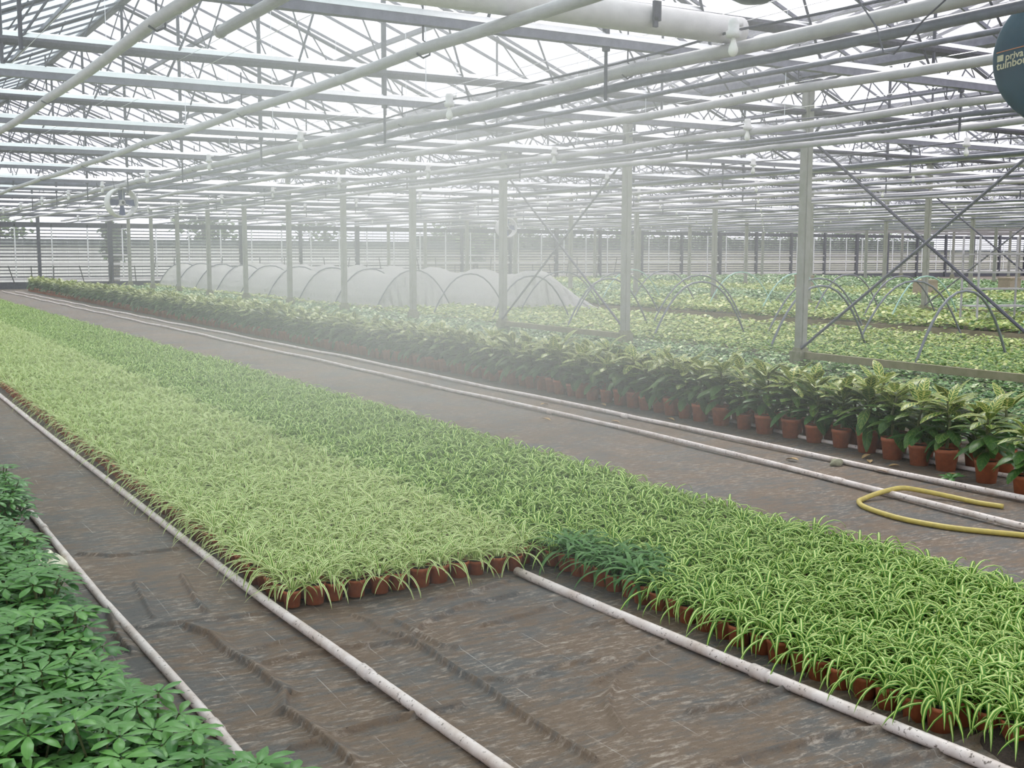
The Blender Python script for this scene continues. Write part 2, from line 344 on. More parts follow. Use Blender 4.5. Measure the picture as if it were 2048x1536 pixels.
def build_floor():
    x0, x1, y0, y1, st = .7, 3.4, 2.0, 6.4, .008
    nx, ny = int((x1-x0)/st)+1, int((y1-y0)/st)+1
    xs = np.linspace(x0, x1, nx); ys = np.linspace(y0, y1, ny); X, Y = np.meshgrid(xs, ys, indexing='ij'); Z = np.zeros_like(X)
    for pts, h, w in folds:
        D = np.full(X.shape, 9.); S = np.zeros_like(X); w = max(.012, w*.8); h = min(.030, h*1.6)
        for (ax, ay), (bx, by) in zip(pts[:-1], pts[1:]):
            dx, dy = bx-ax, by-ay; t = np.clip(((X-ax)*dx+(Y-ay)*dy)/(dx*dx+dy*dy), 0, 1)
            q = np.hypot(X-ax-t*dx, Y-ay-t*dy); nx_, ny_ = -dy, dx
            if nx_*.35+ny_ < 0: nx_, ny_ = -nx_, -ny_
            sd = np.sign((X-ax)*nx_+(Y-ay)*ny_); m = q < D; D = np.where(m, q, D); S = np.where(m, sd, S)
        Z = np.maximum(Z, h*np.where(S > 0, np.exp(-(D/(w*1.3))**2), np.exp(-(D/(.009))**2)))
    for k in range(26):
        kx, ky = rng.normal(0, 5, 2); Z += .0013*np.sin(kx*X+ky*Y*.6+rng.uniform(0, 6))
    ed = np.minimum.reduce([X-x0, x1-X, Y-y0, y1-Y]); Z = Z*np.clip(ed/.08, 0, 1)
    V = np.stack([X, Y, Z], -1).reshape(-1, 3); i = np.arange(nx*ny).reshape(nx, ny)
    F = np.stack([i[:-1, :-1], i[1:, :-1], i[1:, 1:], i[:-1, 1:]], -1).reshape(-1, 4)
    L = [(-1, -8, x0, 53.4), (x1, -8, 83, 53.4), (x0, -8, x1, y0), (x0, y1, x1, 53.4)]; o = len(V); EV = []; EF = []
    for a, b, c, d in L:
        EF.append([o, o+1, o+2, o+3]); EV += [(a, b, 0), (c, b, 0), (c, d, 0), (a, d, 0)]; o += 4
    V = np.concatenate([V, np.array(EV)]); F = np.concatenate([F, np.array(EF)])
    me = big_mesh('floor', V, F, np.zeros(len(F)), np.zeros((len(V), 3)), [M['floor']], True)
    tag(ob('floor', me), 'brown soil-stained woven ground cloth with creases covering the greenhouse floor', 'floor', kind='structure')
build_floor()
mb = MB(); mb.add([(-80, -60, -.06), (220, -60, -.06), (220, 200, -.06), (-80, 200, -.06)], [(0, 1, 2, 3)])
tag(ob('ground', mb.mesh('ground', simple('outdoor ground', (.42, .42, .36), (.30, .33, .22), rough=.95, scale=.6))), 'pale outdoor ground beyond the glass wall', 'ground', kind='structure')

# ------------------------------------------------------------------ BUILDING SHELL
SP, X0, RIDGE_DX, GUT_Z, RIDGE_Z = 12.0, -1.0, 6.0, 3.88, 6.28
COLY = [10.83+3.87*k for k in range(-4, 11)]      # frame lines
WALL_Y = 53.4; NSPAN = 7
SPANW = ['nearest span', 'second span', 'third span', 'fourth span', 'fifth span', 'sixth span', 'farthest span']
TRUSS_Y = [y for y in COLY if y > 1.]
for i in range(NSPAN):
    xa = X0+SP*i; xr = xa+RIDGE_DX; xb = xa+SP
    g = MB()
    g.add([(xa, -8, GUT_Z), (xr, -8, RIDGE_Z), (xr, WALL_Y, RIDGE_Z), (xa, WALL_Y, GUT_Z)], [(0, 1, 2, 3)])
    g.add([(xr, -8, RIDGE_Z), (xb, -8, GUT_Z), (xb, WALL_Y, GUT_Z), (xr, WALL_Y, RIDGE_Z)], [(0, 1, 2, 3)], 1)
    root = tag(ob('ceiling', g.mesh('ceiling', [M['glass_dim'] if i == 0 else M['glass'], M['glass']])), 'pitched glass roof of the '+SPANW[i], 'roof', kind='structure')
    b = MB(); L = math.hypot(RIDGE_DX, RIDGE_Z-GUT_Z); a = math.atan2(RIDGE_Z-GUT_Z, RIDGE_DX)
    nb = int((WALL_Y+8)/.9675)
    for k in range(nb+1):
        y = -7.52+.9675*k
        if y > WALL_Y: break
        for sx, cx in ((-1, xa+RIDGE_DX/2), (1, xb-RIDGE_DX/2)):
            b.box((cx, y, (GUT_Z+RIDGE_Z)/2-.035), (L, .024, .04), 0, 0, a if sx > 0 else -a)
    ob('glazing_bars', b.mesh('glazing_bars', M['galv']), root)
    b = MB(); b.box((xr, (WALL_Y-8)/2, RIDGE_Z-.05), (.11, WALL_Y+8, .12)); ob('ridge_beam', b.mesh('ridge_beam', M['galv']), root)
    for cx in (xa+RIDGE_DX*.5, xa+RIDGE_DX*.77, xb-RIDGE_DX*.77, xb-RIDGE_DX*.5):
        z = GUT_Z+(RIDGE_Z-GUT_Z)*(1-abs(cx-xr)/RIDGE_DX)-.10
        b = MB(); b.box((cx, (WALL_Y-8)/2, z), (.06, WALL_Y+8, .07)); ob('purlin', b.mesh('purlin', M['galv']), root)
    if i == 0:
        for cx in (xr-.55, xr+.55):                       # vent shafts near the ridge
            b = MB(); z = RIDGE_Z-.22-.32
            b.tube([(cx, -8, z), (cx, WALL_Y, z)], .022, 6); ob('vent_shaft', b.mesh('vent_shaft', M['steel_dark']), root)
for i in range(NSPAN+1):                                        # valley gutters with lattice girders beneath
    x = X0+SP*i; b = MB()
    b.box((x, (WALL_Y-8)/2, GUT_Z), (.22, WALL_Y+8, .05)); b.box((x-.10, (WALL_Y-8)/2, GUT_Z+.04), (.02, WALL_Y+8, .09)); b.box((x+.10, (WALL_Y-8)/2, GUT_Z+.04), (.02, WALL_Y+8, .09))
    g = tag(ob('gutter', b.mesh('gutter', M['galv'])), 'grey valley gutter '+('along the left wall' if i == 0 else 'above the '+ordw(i-1)+' row of posts from the left'), 'gutter', kind='structure')
    b = MB(); b.tube([(x, -8, 3.74), (x, WALL_Y, 3.74)], .02, 6); b.tube([(x, -8, 3.44), (x, WALL_Y, 3.44)], .02, 6)
    ob('girder_chord', b.mesh('girder_chord', M['galv']), g)
    b = MB(); y = COLY[0]
    while y < WALL_Y-.5:
        b.tube([(x, y, 3.44), (x, y+.32, 3.74), (x, y+.645, 3.44)], .010, 4, cap=False); y += .645
    ob('girder_web', b.mesh('girder_web', M['galv']), g)

def wall_mesh(y):
    b = MB()
    b.add([(X0, y, 0), (X0+SP*NSPAN, y, 0), (X0+SP*NSPAN, y, GUT_Z), (X0, y, GUT_Z)], [(0, 1, 2, 3)])
    for i in range(NSPAN):
        xa = X0+SP*i; b.add([(xa, y, GUT_Z), (xa+SP, y, GUT_Z), (xa+RIDGE_DX, y, RIDGE_Z)], [(0, 1, 2)])
    return b
W = tag(ob('wall_back', wall_mesh(WALL_Y).mesh('wall_back', M['glass'])), 'glazed far end wall with close horizontal rails', 'wall', kind='structure')
XM = X0+SP*NSPAN/2
b = MB()
for k in range(15):
    z = .52+.145*k
    b.box((XM, WALL_Y-.05, z), (SP*NSPAN, .05, .045 if k % 3 else .06))
ob('wall_rails', b.mesh('wall_rails', M['steel_dark']), W)
b = MB()
for z, h in ((.42, .09), (1.08, .10), (1.48, .06)): b.box((XM, WALL_Y-.16, z), (SP*NSPAN, .06, h))
ob('wall_pipes', b.mesh('wall_pipes', M['white']), W)
b = MB(); x = X0+.55
while x < X0+SP*NSPAN: b.box((x, WALL_Y-.10, 1.6), (.05, .04, 2.4)); x += 1.5
ob('mullions', b.mesh('mullions', M['alu']), W)
b = MB(); b.box((XM, WALL_Y-.08, .15), (SP*NSPAN, .1, .3)); b.box((XM, WALL_Y-.08, 2.78), (SP*NSPAN, .08, .22)); b.box((XM, WALL_Y-.08, 3.2), (SP*NSPAN, .08, .12)); ob('wall_base', b.mesh('wall_base', M['steel_dark']), W)
b = MB(); x = 5.
while x < 40:
    l = random.uniform(-.25, .25); z1 = random.choice([1.0, 1.35]); b.tube([(x, WALL_Y-.3, .25), (x+l, WALL_Y-.3, z1)], .022, 5); x += random.uniform(.7, 1.4)
ob('wall_brackets', b.mesh('wall_brackets', M['black']), W)
for i in range(4*NSPAN+1):
    if i in (0, 1): continue
    x = X0+3.0*i; b = MB(); w = .20 if i % 4 == 0 else .13
    b.box((x, WALL_Y-.14, 1.75), (w, .16, 3.5))
    tag(ob('wall_post', b.mesh('wall_post', M['steel_dark'])), 'dark steel post against the far glass wall, '+ordw(i-2)+' from its left end', 'post', 'posts of the far end wall', kind='structure')
for nm, x, lab in (('wall_left', X0, 'glazed side wall at the left of the pale bed'), ('wall_right', X0+SP*NSPAN, 'glazed side wall at the far right')):
    b = MB(); b.add([(x, -8, 0), (x, WALL_Y, 0), (x, WALL_Y, GUT_Z), (x, -8, GUT_Z)], [(0, 1, 2, 3)])
    w = tag(ob(nm, b.mesh(nm, M['glass'])), lab, 'wall', kind='structure')
    b = MB()
    for y in COLY: b.box((x, y, GUT_Z/2), (.10, .12, GUT_Z))
    for z in (.25, 1.2, 2.4): b.box((x, (WALL_Y-8)/2, z), (.05, WALL_Y+8, .06))
    ob('wall_frame', b.mesh('wall_frame', M['galv']), w)

# ------------------------------------------------------------------ SUPPORT POSTS
b = MB(); b.box((0, 0, 1.98), (.125, .10, 3.75)); b.box((0, -.05, 1.98), (.06, .03, 3.6)); post_me = b.mesh('post', M['post'])
b = MB(); b.box((0, 0, .16), (.20, .19, .32)); b.box((0, 0, .34), (.15, .14, .05)); foot_me = b.mesh('foot', M['post_foot'])
b = MB(); b.tube([(0, .06, 3.05), (0, .26, 3.28)], .02, 5); brk_me = b.mesh('knee_brace', M['galv']); b = MB(); b.box((0, 0, 3.80), (.2, .3, .06)); cap_me = b.mesh('cap_plate', M['galv'])
ROWW = ['row beside the dark bed', 'second row, behind the hoops', 'third row from the left', 'fourth row from the left', 'fifth row from the left', 'sixth row from the left']
for r in range(1, NSPAN):
    x = X0+SP*r; n = 0
    for y in COLY:
        if not in_frame(x, y, 1.5, 300): continue
        e = tag(empty('support_post', (x, y, 0)), 'upright grey-green post in the '+ROWW[r-1]+', '+ordw(n)+' from the camera', 'post', 'posts of the '+ROWW[r-1])
        ob('shaft', post_me, e); ob('foot', foot_me, e)
        if r < 3: ob('cap_plate', cap_me, e)
        if r == 1: ob('knee_brace', brk_me, e); ob('knee_brace', brk_me, e, (0, 0, 0), PI)
        n += 1
def rod(name, p, q, r, m, label, cat, group=None, n=6):
    p, q = Vector(p), Vector(q); b = MB(); b.tube([(0, 0, 0), q-p], r, n)
    return tag(ob(name, b.mesh(name, m), None, p), label, cat, group)
XR1, XR2 = 11.0, 23.0
ky = lambda k: 10.83+3.87*k
for (x, ka, where) in ((XR1, 1, 'middle bay of the nearest post row'), (XR1, -1, 'right-hand bay of the nearest post row'), (XR2, 1, 'second post row behind the hoops')):
    ya, yb = ky(ka), ky(ka+1)
    rod('brace_rod', (x+.05, ya+.05, .35), (x+.05, yb-.05, 3.05), .019, M['steel_dark'], 'diagonal brace rod rising away from the camera, '+where, 'brace', 'crossed brace rods')
    rod('brace_rod', (x-.05, ya+.05, 3.05), (x-.05, yb-.05, .35), .019, M['galv'], 'diagonal brace rod falling away from the camera, '+where, 'brace', 'crossed brace rods')
    b = MB(); b.box((0, (yb-ya)/2, .27), (.05, yb-ya-.2, .09)); b.box((.04, (yb-ya)/2, .23), (.06, yb-ya-.2, .012))
    tag(ob('tie_board', b.mesh('tie_board', M['board']), None, (x, ya, 0)), 'low grey tie rail between post feet, '+where, 'rail', 'low tie rails')

# ------------------------------------------------------------------ ROOF TRUSSES and folded screens
def roof_z(dx): return GUT_Z+(RIDGE_Z-GUT_Z)*(1-abs(dx-RIDGE_DX)/RIDGE_DX)-.09
b = MB(); b.box((SP/2, 0, 3.135), (SP, .075, .06), 0); chord_me = b.mesh('bottom_chord', M['galv']); b = MB(); b.prism([(-.042, 3.165), (-.012, 3.21), (.022, 3.222), (.035, 3.165)], 0, SP); edge_me = b.mesh('bright_edge', M['alu'])
NODES = [1.0, 2.4, 3.8, 5.0, 6.0, 7.0, 8.2, 9.6, 11.0]; VERT = (2.4, 6.0, 9.6)
b = MB(); raft = []
for sgn in (0, 1):
    q = MB(); p0 = (.1, 0, GUT_Z-.12) if sgn == 0 else (SP-.1, 0, GUT_Z-.12); q.tube([p0, (RIDGE_DX, 0, RIDGE_Z-.12)], .032, 6); raft.append(q.mesh('rafter', M['steel_dark']))
verts_me = []; diag_me = []; allweb = MB()
for x in VERT:
    q = MB(); q.tube([(x, 0, 3.2), (x, 0, roof_z(x))], .016 if x != 6. else .028, 5); verts_me.append(q.mesh('vertical', M['steel_dark'])); allweb.tube([(x, 0, 3.2), (x, 0, roof_z(x))], .018, 4, cap=False)
for xa, xb in zip(NODES[:-1], NODES[1:]):
    (pa, pb) = ((xa, 0, 3.2), (xb, 0, roof_z(xb))) if xa < 6 else ((xa, 0, roof_z(xa)), (xb, 0, 3.2))
    q = MB(); q.tube([pa, pb], .012, 5); diag_me.append(q.mesh('diagonal', M['steel_dark'])); allweb.tube([pa, pb], .012, 4, cap=False)
web_me = allweb.mesh('web', M['steel_dark'])
b = MB(); b.tube([(0, 0, 3.13), (0, 0, 3.075), (0, 0, 3.07), (0, 0, 2.72)], [.03, .03, .013, .013], 6); stub_me = b.mesh('drop_rod', M['steel_dark'])
b = MB(); b.prism([(-.066, 3.445), (-.038, 3.492), (.0, 3.508), (.05, 3.445)], .05, SP-.05); prof_me = b.mesh('carrier_profile', M['alu'])
b = MB()
for k in range(5): b.tube([(.06, -.055+.027*k, 3.43-.012*(k % 2)), (SP*.33, -.055+.027*k, 3.415), (SP*.66, -.055+.027*k, 3.43), (SP-.06, -.055+.027*k, 3.42)], .034, 6)
fold_me = b.mesh('folded_cloth', M['cloth'])
for i in range(NSPAN-1):
    n = 0
    for y in TRUSS_Y:
        xs = [X0+SP*i+t for t in (1, 3, 6, 9, 11)]
        if not any(in_frame(x, y, z) for x in xs for z in (3.2, 4.2)): continue
        near = i < 2
        e = tag(empty('roof_truss', (X0+SP*i, y, 0)), 'steel lattice roof truss in the '+SPANW[i]+', '+ordw(n)+' from the camera', 'truss', 'trusses of the '+SPANW[i])
        ob('bottom_chord', chord_me, e); ob('bright_edge', edge_me, e)
        for q in raft: ob('rafter', q, e)
        if near and y < 36:
            for q in verts_me: ob('vertical', q, e)
            for q in diag_me: ob('diagonal', q, e)
            for xq in (2., 6., 10.): ob('drop_rod', stub_me, e, (xq, 0, 0))
        else: ob('web', web_me, e)
        s = tag(empty('screen_bundle', (X0+SP*i, y+.05, 0)), 'folded dark shade screen, '+SPANW[i]+', '+ordw(n)+' from the camera', 'screen', 'folded screens of the '+SPANW[i])
        ob('carrier_profile', prof_me, s); ob('folded_cloth', fold_me, s); n += 1
b = MB(); b.tube([(0, 0, 0), (0, 0, 2.1)], .0035, 4); dw = b.mesh('suspension_wire', M['alu'])
for k, (x, y) in enumerate(((4.5, 8.9), (4.5, 12.8), (6.2, 8.9), (6.2, 12.8), (6.95, 9.0), (6.95, 12.9), (3.5, 12.8), (3.5, 16.7), (8.8, 9.0), (8.8, 12.9), (5.2, 16.7), (6.9, 16.7))):
    tag(ob('suspension_wire', dw, None, (x, y, 2.96)), 'thin pale wire hanging down from the glass roof, '+ordw(k)+' of twelve', 'wire', 'hanging wires')
# screen wires along the span over the pale bed
b = MB(); b.tube([(0, 0, 0), (0, 55, 0)], .003, 4); wire_me = b.mesh('screen_wire', M['alu'])
for k, x in enumerate((1.6, 2.9, 3.2, 4.5, 5.8, 6.1, 7.4, 8.7, 9.0, 10.2)):
    tag(ob('screen_wire', wire_me, None, (x, -2, 3.36)), 'thin pale screen wire over the pale bed, '+ordw(k)+' from the left', 'wire', 'screen wires')

# ------------------------------------------------------------------ HEATING PIPES
def sag_pipe(y0, y1, r, sag, n=8, ph=0.):
    P = []; y = y0
    while y < y1+.01:
        t = ((y-10.83) % 3.87)/3.87; P.append((.015*math.sin(y*.7+ph), y, -sag*4*t*(1-t))); y += .645
    q = MB(); q.tube(P, r, n); return q
pm = {}
def pipe_mesh(r, m, nm, sag=.02):
    k = (r, nm, sag)
    if k not in pm: pm[k] = sag_pipe(-4, 52.5, r, sag, 10).mesh(nm, M[m], True)
    return pm[k]
b = MB(); b.tube([(-.05, 0, -.03), (0, 0, -.055), (.05, 0, -.03), (.05, 0, .03), (0, 0, .06), (0, 0, .36)], .007, 4); hang_me = b.mesh('hanger', M['steel_dark'])
OFF = [2.75, 4.5, 6.2, 7.95, 9.8, 11.45]
pi_ = 0
for i in range(NSPAN-1):
    for j, o_ in enumerate(OFF):
        x = X0+SP*i+o_; r = .045 if (i == 0 and j == 2) else .038
        e = tag(empty('heating_pipe', (x, 0, 2.95)), 'long pale overhead heating pipe, '+ordw(pi_)+' from the left', 'pipe', 'overhead heating pipes'); pi_ += 1
        ob('pipe_run', pipe_mesh(r, 'pipe', 'pipe_run'), e)
        if i == 0:
            for y in TRUSS_Y[:10]: ob('hanger', hang_me, e, (0, y, 0))
# darker water pipes and thin conduits that follow the lamp rows
LX = [5.05, 8.75, 12.45, 16.15, 19.85, 23.6, 27.3, 31.0, 34.7, 38.4, 42.1, 45.8]
for k, x in enumerate(LX):
    tag(ob('water_pipe', pipe_mesh(.033 if k == 0 else .026, 'pipe_dark', 'water_pipe'), None, (x+.22, 0, 2.865)), 'dark blue-grey water pipe under the lamp row, '+ordw(k)+' from the left', 'pipe', 'dark water pipes')
    tag(ob('conduit', pipe_mesh(.019, 'galv', 'conduit', .01), None, (x+.86, 0, 2.90)), 'thin grey conduit tube overhead, '+ordw(k)+' from the left', 'pipe', 'thin conduits')
b = MB(); b.tube([(0, -4, 0), (0, 7.05, 0)], .034, 12); b.tube([(0, 7.03, 0), (0, 7.08, 0)], .04, 12)
tag(ob('heating_pipe', b.mesh('short_pipe', M['pipe'], True), None, (2.16, 0, 2.95)), 'short capped heating pipe ending above the front of the pale bed', 'pipe')
b = MB(); b.tube([(-.9, 5.86, 3.07), (5.3, 5.86, 3.07)], .09, 24); h1 = tag(ob('header_pipe', b.mesh('header_pipe', M['white'], True)), 'thick white header pipe crossing overhead nearest the camera', 'pipe')
b = MB(); b.box((4.52, 5.755, 3.10), (.055, .02, .12)); b.box((4.51, 5.755, 3.03), (.03, .02, .06)); ob('torn_tape', b.mesh('torn_tape', M['cloth']), h1)
b = MB(); b.tube([(-.9, 31, 3.32), (13, 31, 3.30)], .10, 14); tag(ob('header_pipe', b.mesh('header_pipe', M['pipe_dark'], True)), 'thick blue-grey header pipe crossing overhead far down the span', 'pipe')
# rounded fixture cut off by the top of the photo
b = MB(); b.lathe([(.0, -.13), (.08, -.12), (.15, -.085), (.19, -.03), (.2, .03), (.2, .2), (.0, .22)], 24); e = tag(empty('pressure_vessel', (4.42, 4.78, 3.085)), 'rounded blue-grey vessel bottom above the thick white header pipe', 'vessel')
ob('vessel_body', b.mesh('vessel_body', M['pipe_dark'], True), e); b = MB(); b.tube([(0, 0, .2), (0, 0, 1.6)], .012, 5); ob('hanger', b.mesh('hanger', M['steel_dark']), e)

# ------------------------------------------------------------------ LAMPS
b = MB(); b.lathe([(0, .13), (.03, .128), (.036, .10), (.036, .055), (.05, .05), (.046, .012), (.03, .01), (.0, .01)], 14); b.box((.05, .03, .105), (.05, .03, .03)); sock_me = b.mesh('socket', M['white'], True)
b = MB(); b.lathe([(.0, .015), (.016, .012), (.017, -.012), (.022, -.03), (.031, -.055), (.033, -.075), (.026, -.095), (.013, -.106), (0, -.108)], 14); bulb_me = b.mesh('bulb', M['bulb'], True)
b = MB(); b.lathe([(0, .13), (.036, .12), (.05, .05), (.0, .01)], 8); b.lathe([(.0, .015), (.018, -.01), (.032, -.06), (.026, -.095), (0, -.108)], 8, 1); far_lamp = b.mesh('lamp', [M['white'], M['bulb']], True)
LAMPY = [5.64+3.87*k for k in range(0, 12)]
for k, x in enumerate(LX):
    P = []; n = 0
    ys = [y for y in LAMPY]
    for a_, c_ in zip([1.77]+ys, ys+[ys[-1]+3.87]):
        for t in np.linspace(0, 1, 7)[:-1]: P.append((.05+.02*math.sin(9*t+a_), a_+(c_-a_)*t+.03, .105-.05*math.sin(PI*t)*(1 if k % 2 else .6)))
    q = MB(); q.tube(P, .009, 5); tag(ob('lamp_cable', q.mesh('lamp_cable', M['steel_dark'] if k < 3 else M['galv']), None, (x, 0, 2.92)), 'slack dark cable linking the lamps, '+ordw(k)+' lamp row from the left', 'cable', 'lamp cables')
    for y in ys:
        if not in_frame(x, y, 2.9, 50): continue
        lab = 'white bulb lamp, '+ordw(n)+' from the camera in the '+ordw(k)+' overhead lamp row'
        if k < 5:
            e = tag(empty('bulb_lamp', (x, y, 2.96 if k == 0 and n == 0 else 2.94), random.uniform(-.4, .4)), lab, 'lamp', 'bare bulb lamps'); ob('socket', sock_me, e); ob('bulb', bulb_me, e)
        else: tag(ob('bulb_lamp', far_lamp, None, (x, y, 2.94), random.uniform(0, 6)), lab, 'lamp', 'bare bulb lamps')
        n += 1

# ------------------------------------------------------------------ FANS
RX = Matrix.Rotation(PI/2, 3, 'X')     # lathe axis z -> -y
def fan(x, y, z, label, rz=0., R=.30):
    e = tag(empty('circulation_fan', (x, y, z), rz), label, 'fan', 'hanging circulation fans')
    b = MB(); b.lathe([(R*.88, -.02), (R*.88, .10), (R*.93, .125), (R, .11), (R, -.20), (R*.95, -.22), (R*.88, -.20), (R*.88, -.02)], 36, 0, axis=RX); ob('shroud', b.mesh('shroud', M['white'], True), e)
    for k in range(4):
        w = PI/2*k; b = MB(); ca, sa = math.cos(w), math.sin(w); V = []
        for t, wd, tw in ((.06, .05, .5), (.16, .068, .42), (.25, .072, .33)):
            for s in (-1, 1): V.append((ca*t-sa*s*wd*math.cos(tw), s*wd*math.sin(tw), sa*t+ca*s*wd*math.cos(tw)))
        V2 = [(p[0], p[1]+.006, p[2]) for p in V]
        b.add(V+V2, [(0, 1, 3, 2), (2, 3, 5, 4), (7, 6, 8, 9), (9, 8, 10, 11), (0, 2, 8, 6), (2, 4, 10, 8), (3, 1, 7, 9), (5, 3, 9, 11), (4, 5, 11, 10), (1, 0, 6, 7)]); ob('blade', b.mesh('blade', M['blue']), e)
    b = MB(); b.lathe([(0, .09), (.045, .08), (.06, .05), (.06, -.12), (0, -.12)], 16, axis=RX); ob('motor', b.mesh('motor', M['white'], True), e)
    b = MB(); b.lathe([(0, .095), (.03, .09), (.034, .078)], 12, axis=RX); ob('hub_cap', b.mesh('hub_cap', M['black'], True), e)
    for w in (PI/2, PI/2+2.09, PI/2-2.09):
        b = MB(); b.tube([(.05*math.cos(w), -.085, .05*math.sin(w)), (R*.88*math.cos(w), -.085, R*.88*math.sin(w))], .008, 5); ob('guard_spoke', b.mesh('guard_spoke', M['white']), e)
    for s in (-1, 1):
        b = MB(); b.tube([(s*.12, .05, R*.92), (s*.16, .05, 3.1-z)], .006, 4); ob('hanger', b.mesh('hanger', M['steel_dark']), e)
fan(5.22, 24.0, 2.60, 'white ring fan with blue blades hanging over the pale bed', .07)
fan(17.6, 29.5, 2.36, 'hazy white ring fan hanging beyond the post row', -.2)
# teal drum at the right edge, built where it hangs
d_axis = Vector((-.83, -.55, -.06)).normalized()
DC = Vector((5.78, 3.98, 2.69))+.165*Vector(R_CAM[:, 0])
zz = d_axis; xx = Vector((0, 0, 1)).cross(zz).normalized(); yy = zz.cross(xx)
AX = Matrix([[xx[i], yy[i], zz[i]] for i in range(3)])
e = tag(empty('fan_drum', DC), 'dark teal drum housing with pale lettering at the upper right edge', 'fan housing')
RD = .385
b = MB(); b.lathe([(0, .075), (RD*.35, .070), (RD*.65, .055), (RD*.88, .030), (RD*.985, .006), (RD, -.012)], 64, axis=AX); ob('domed_cover', b.mesh('domed_cover', M['drum'], True), e)
b = MB(); b.lathe([(RD, -.012), (RD*1.0, -.02), (RD*.99, -.34), (RD*.9, -.36), (0, -.36)], 64, axis=AX); ob('drum_shell', b.mesh('drum_shell', M['drum'], True), e)
b = MB(); b.tube([(0, 0, RD*.9), (0, 0, .75)], .012, 6); ob('hanger', b.mesh('hanger', M['steel_dark']), e)
def dome_h(u, v):
    r = min(1., math.hypot(u, v)/RD); pts = [(0, .075), (.35, .070), (.65, .055), (.88, .030), (.985, .006), (1., -.012)]
    for (a, ha), (c, hc) in zip(pts[:-1], pts[1:]):
        if r <= c: return ha+(hc-ha)*(r-a)/(c-a)
    return -.012
def letter_on_drum(txt, u0, v0, size, m, slope=0.20, bold=.02, sx=.85):
    cu = bpy.data.curves.new('lettering', 'FONT'); cu.body = txt; cu.size = size; cu.offset = size*bold
    tmp = bpy.data.objects.new('tmp', cu); C.objects.link(tmp); dg = bpy.context.evaluated_depsgraph_get(); me = bpy.data.meshes.new_from_object(tmp.evaluated_get(dg)); bpy.data.objects.remove(tmp)
    for v in me.vertices:
        u, w = u0+v.co.x*sx, v0+v.co.y+slope*v.co.x*sx
        v.co = AX @ Vector((u, w, dome_h(u, w)+.004))
    me.materials.clear(); me.materials.append(m); return ob('lettering', me, e)
letter_on_drum('priva', -.318, -.012, .055, M['letter'])
letter_on_drum('tuinbouw', -.362, -.062, .060, M['letter'])
def drum_quad(nm, u0, v0, w, h, m, sl=.18):
    b = MB(); V = []; n = 8
    for k in range(n+1):
        u = u0+w*k/n
        for v in (v0, v0+h): q = v+sl*(u-u0); V.append(AX @ Vector((u, q, dome_h(u, q)+.003)))
    b.add(V, [(2*k, 2*k+2, 2*k+3, 2*k+1) for k in range(n)]); ob(nm, b.mesh(nm, m), e)
drum_quad('logo_square', -.360, -.018, .032, .034, M['letter']); drum_quad('logo_line', -.366, .030, .28, .005, M['letter_red'])
# hanging wire loop near the drum
P = [Vector(((1.6)*1.0, 0, 0))]
wl = [(3.55, 3.27), (4.1, 3.64), (4.62, 4.04), (4.66, 4.02), (4.33, 3.64), (4.11, 3.38), (3.86, 3.08)]
P = [(5.02, 4.62, 3.05), (5.05, 4.48, 2.85), (5.05, 4.42, 2.70), (5.06, 4.36, 2.685), (5.06, 4.25, 2.77), (5.06, 4.16, 2.84), (5.06, 4.04, 2.91), (5.06, 3.9, 3.02)]
b = MB(); b.tube(P, .005, 5); tag(ob('loose_wire', b.mesh('loose_wire', M['steel_dark'])), 'dark loose wire hanging in a V beside the teal drum', 'wire')

# ------------------------------------------------------------------ SPIDER PLANTS
def spider(kind, lod, seed):
    rd = random.Random(seed); mb = MB(); n = {0: 23, 1: 17, 2: 12}[lod]; ns = {0: 7, 1: 5, 2: 3}[lod]; ac = {0: 3, 1: 2, 2: 2}[lod]
    H = .085; W = {'pale': .0125, 'green': .0150, 'plain': .019}[kind]*(1., 1.1, 1.25)[lod]
    for i in range(n):
        az = 2*PI*i/n*1.618*3+rd.uniform(-.3, .3); r = i/n
        el = rd.uniform(1.1, 1.5)-.7*r; L = rd.uniform(.165, .25)*(.70+.42*r)
        cu = rd.uniform(1.5, 2.3)+.5*r if kind != 'green' else rd.uniform(1.9, 3.7)+.6*r
        if lod < 2 and i >= n-5: el = rd.uniform(.15, .5); cu = rd.uniform(1.4, 2.0)
        strip(mb, (.012*math.cos(az), .012*math.sin(az), H), az, el, L*(1.08 if kind == 'green' else 1.), W, cu, ns, ac, 1.25, rd.random(), fold=.18, twist=rd.uniform(-.4, .4))
    return mb
PITCH = .108
pot_small = make_pot(.048, .039, .086).mesh('pot', [M['terra'], M['soil']], True)
var = {k: [spider(k, 0, 100*j+hash_) for j in range(5)] for k, hash_ in (('pale', 3), ('green', 7), ('plain', 5))}
var_me = {k: [q.mesh('foliage', M[k], True) for q in v] for k, v in var.items()}
lo_pot = MB(); lo_pot.lathe([(.036, 0), (.05, .07), (.053, .07), (.053, .088), (.04, .084)], 8, 1)
def pack(mb, extra=None):
    q = MB(); q.add(mb.v, mb.f, 0, mb.a)
    if extra: q.add(extra.v, extra.f, 1)
    return q.arrays()
def bed_positions(x0, nx, y0, y1, j=.008):
    L = []; ny = int((y1-y0)/PITCH)
    for r in range(ny):
        for c in range(nx): L.append((c, r, x0+PITCH*c+random.uniform(-j, j), y0+PITCH*r+random.uniform(-j, j)))
    return L
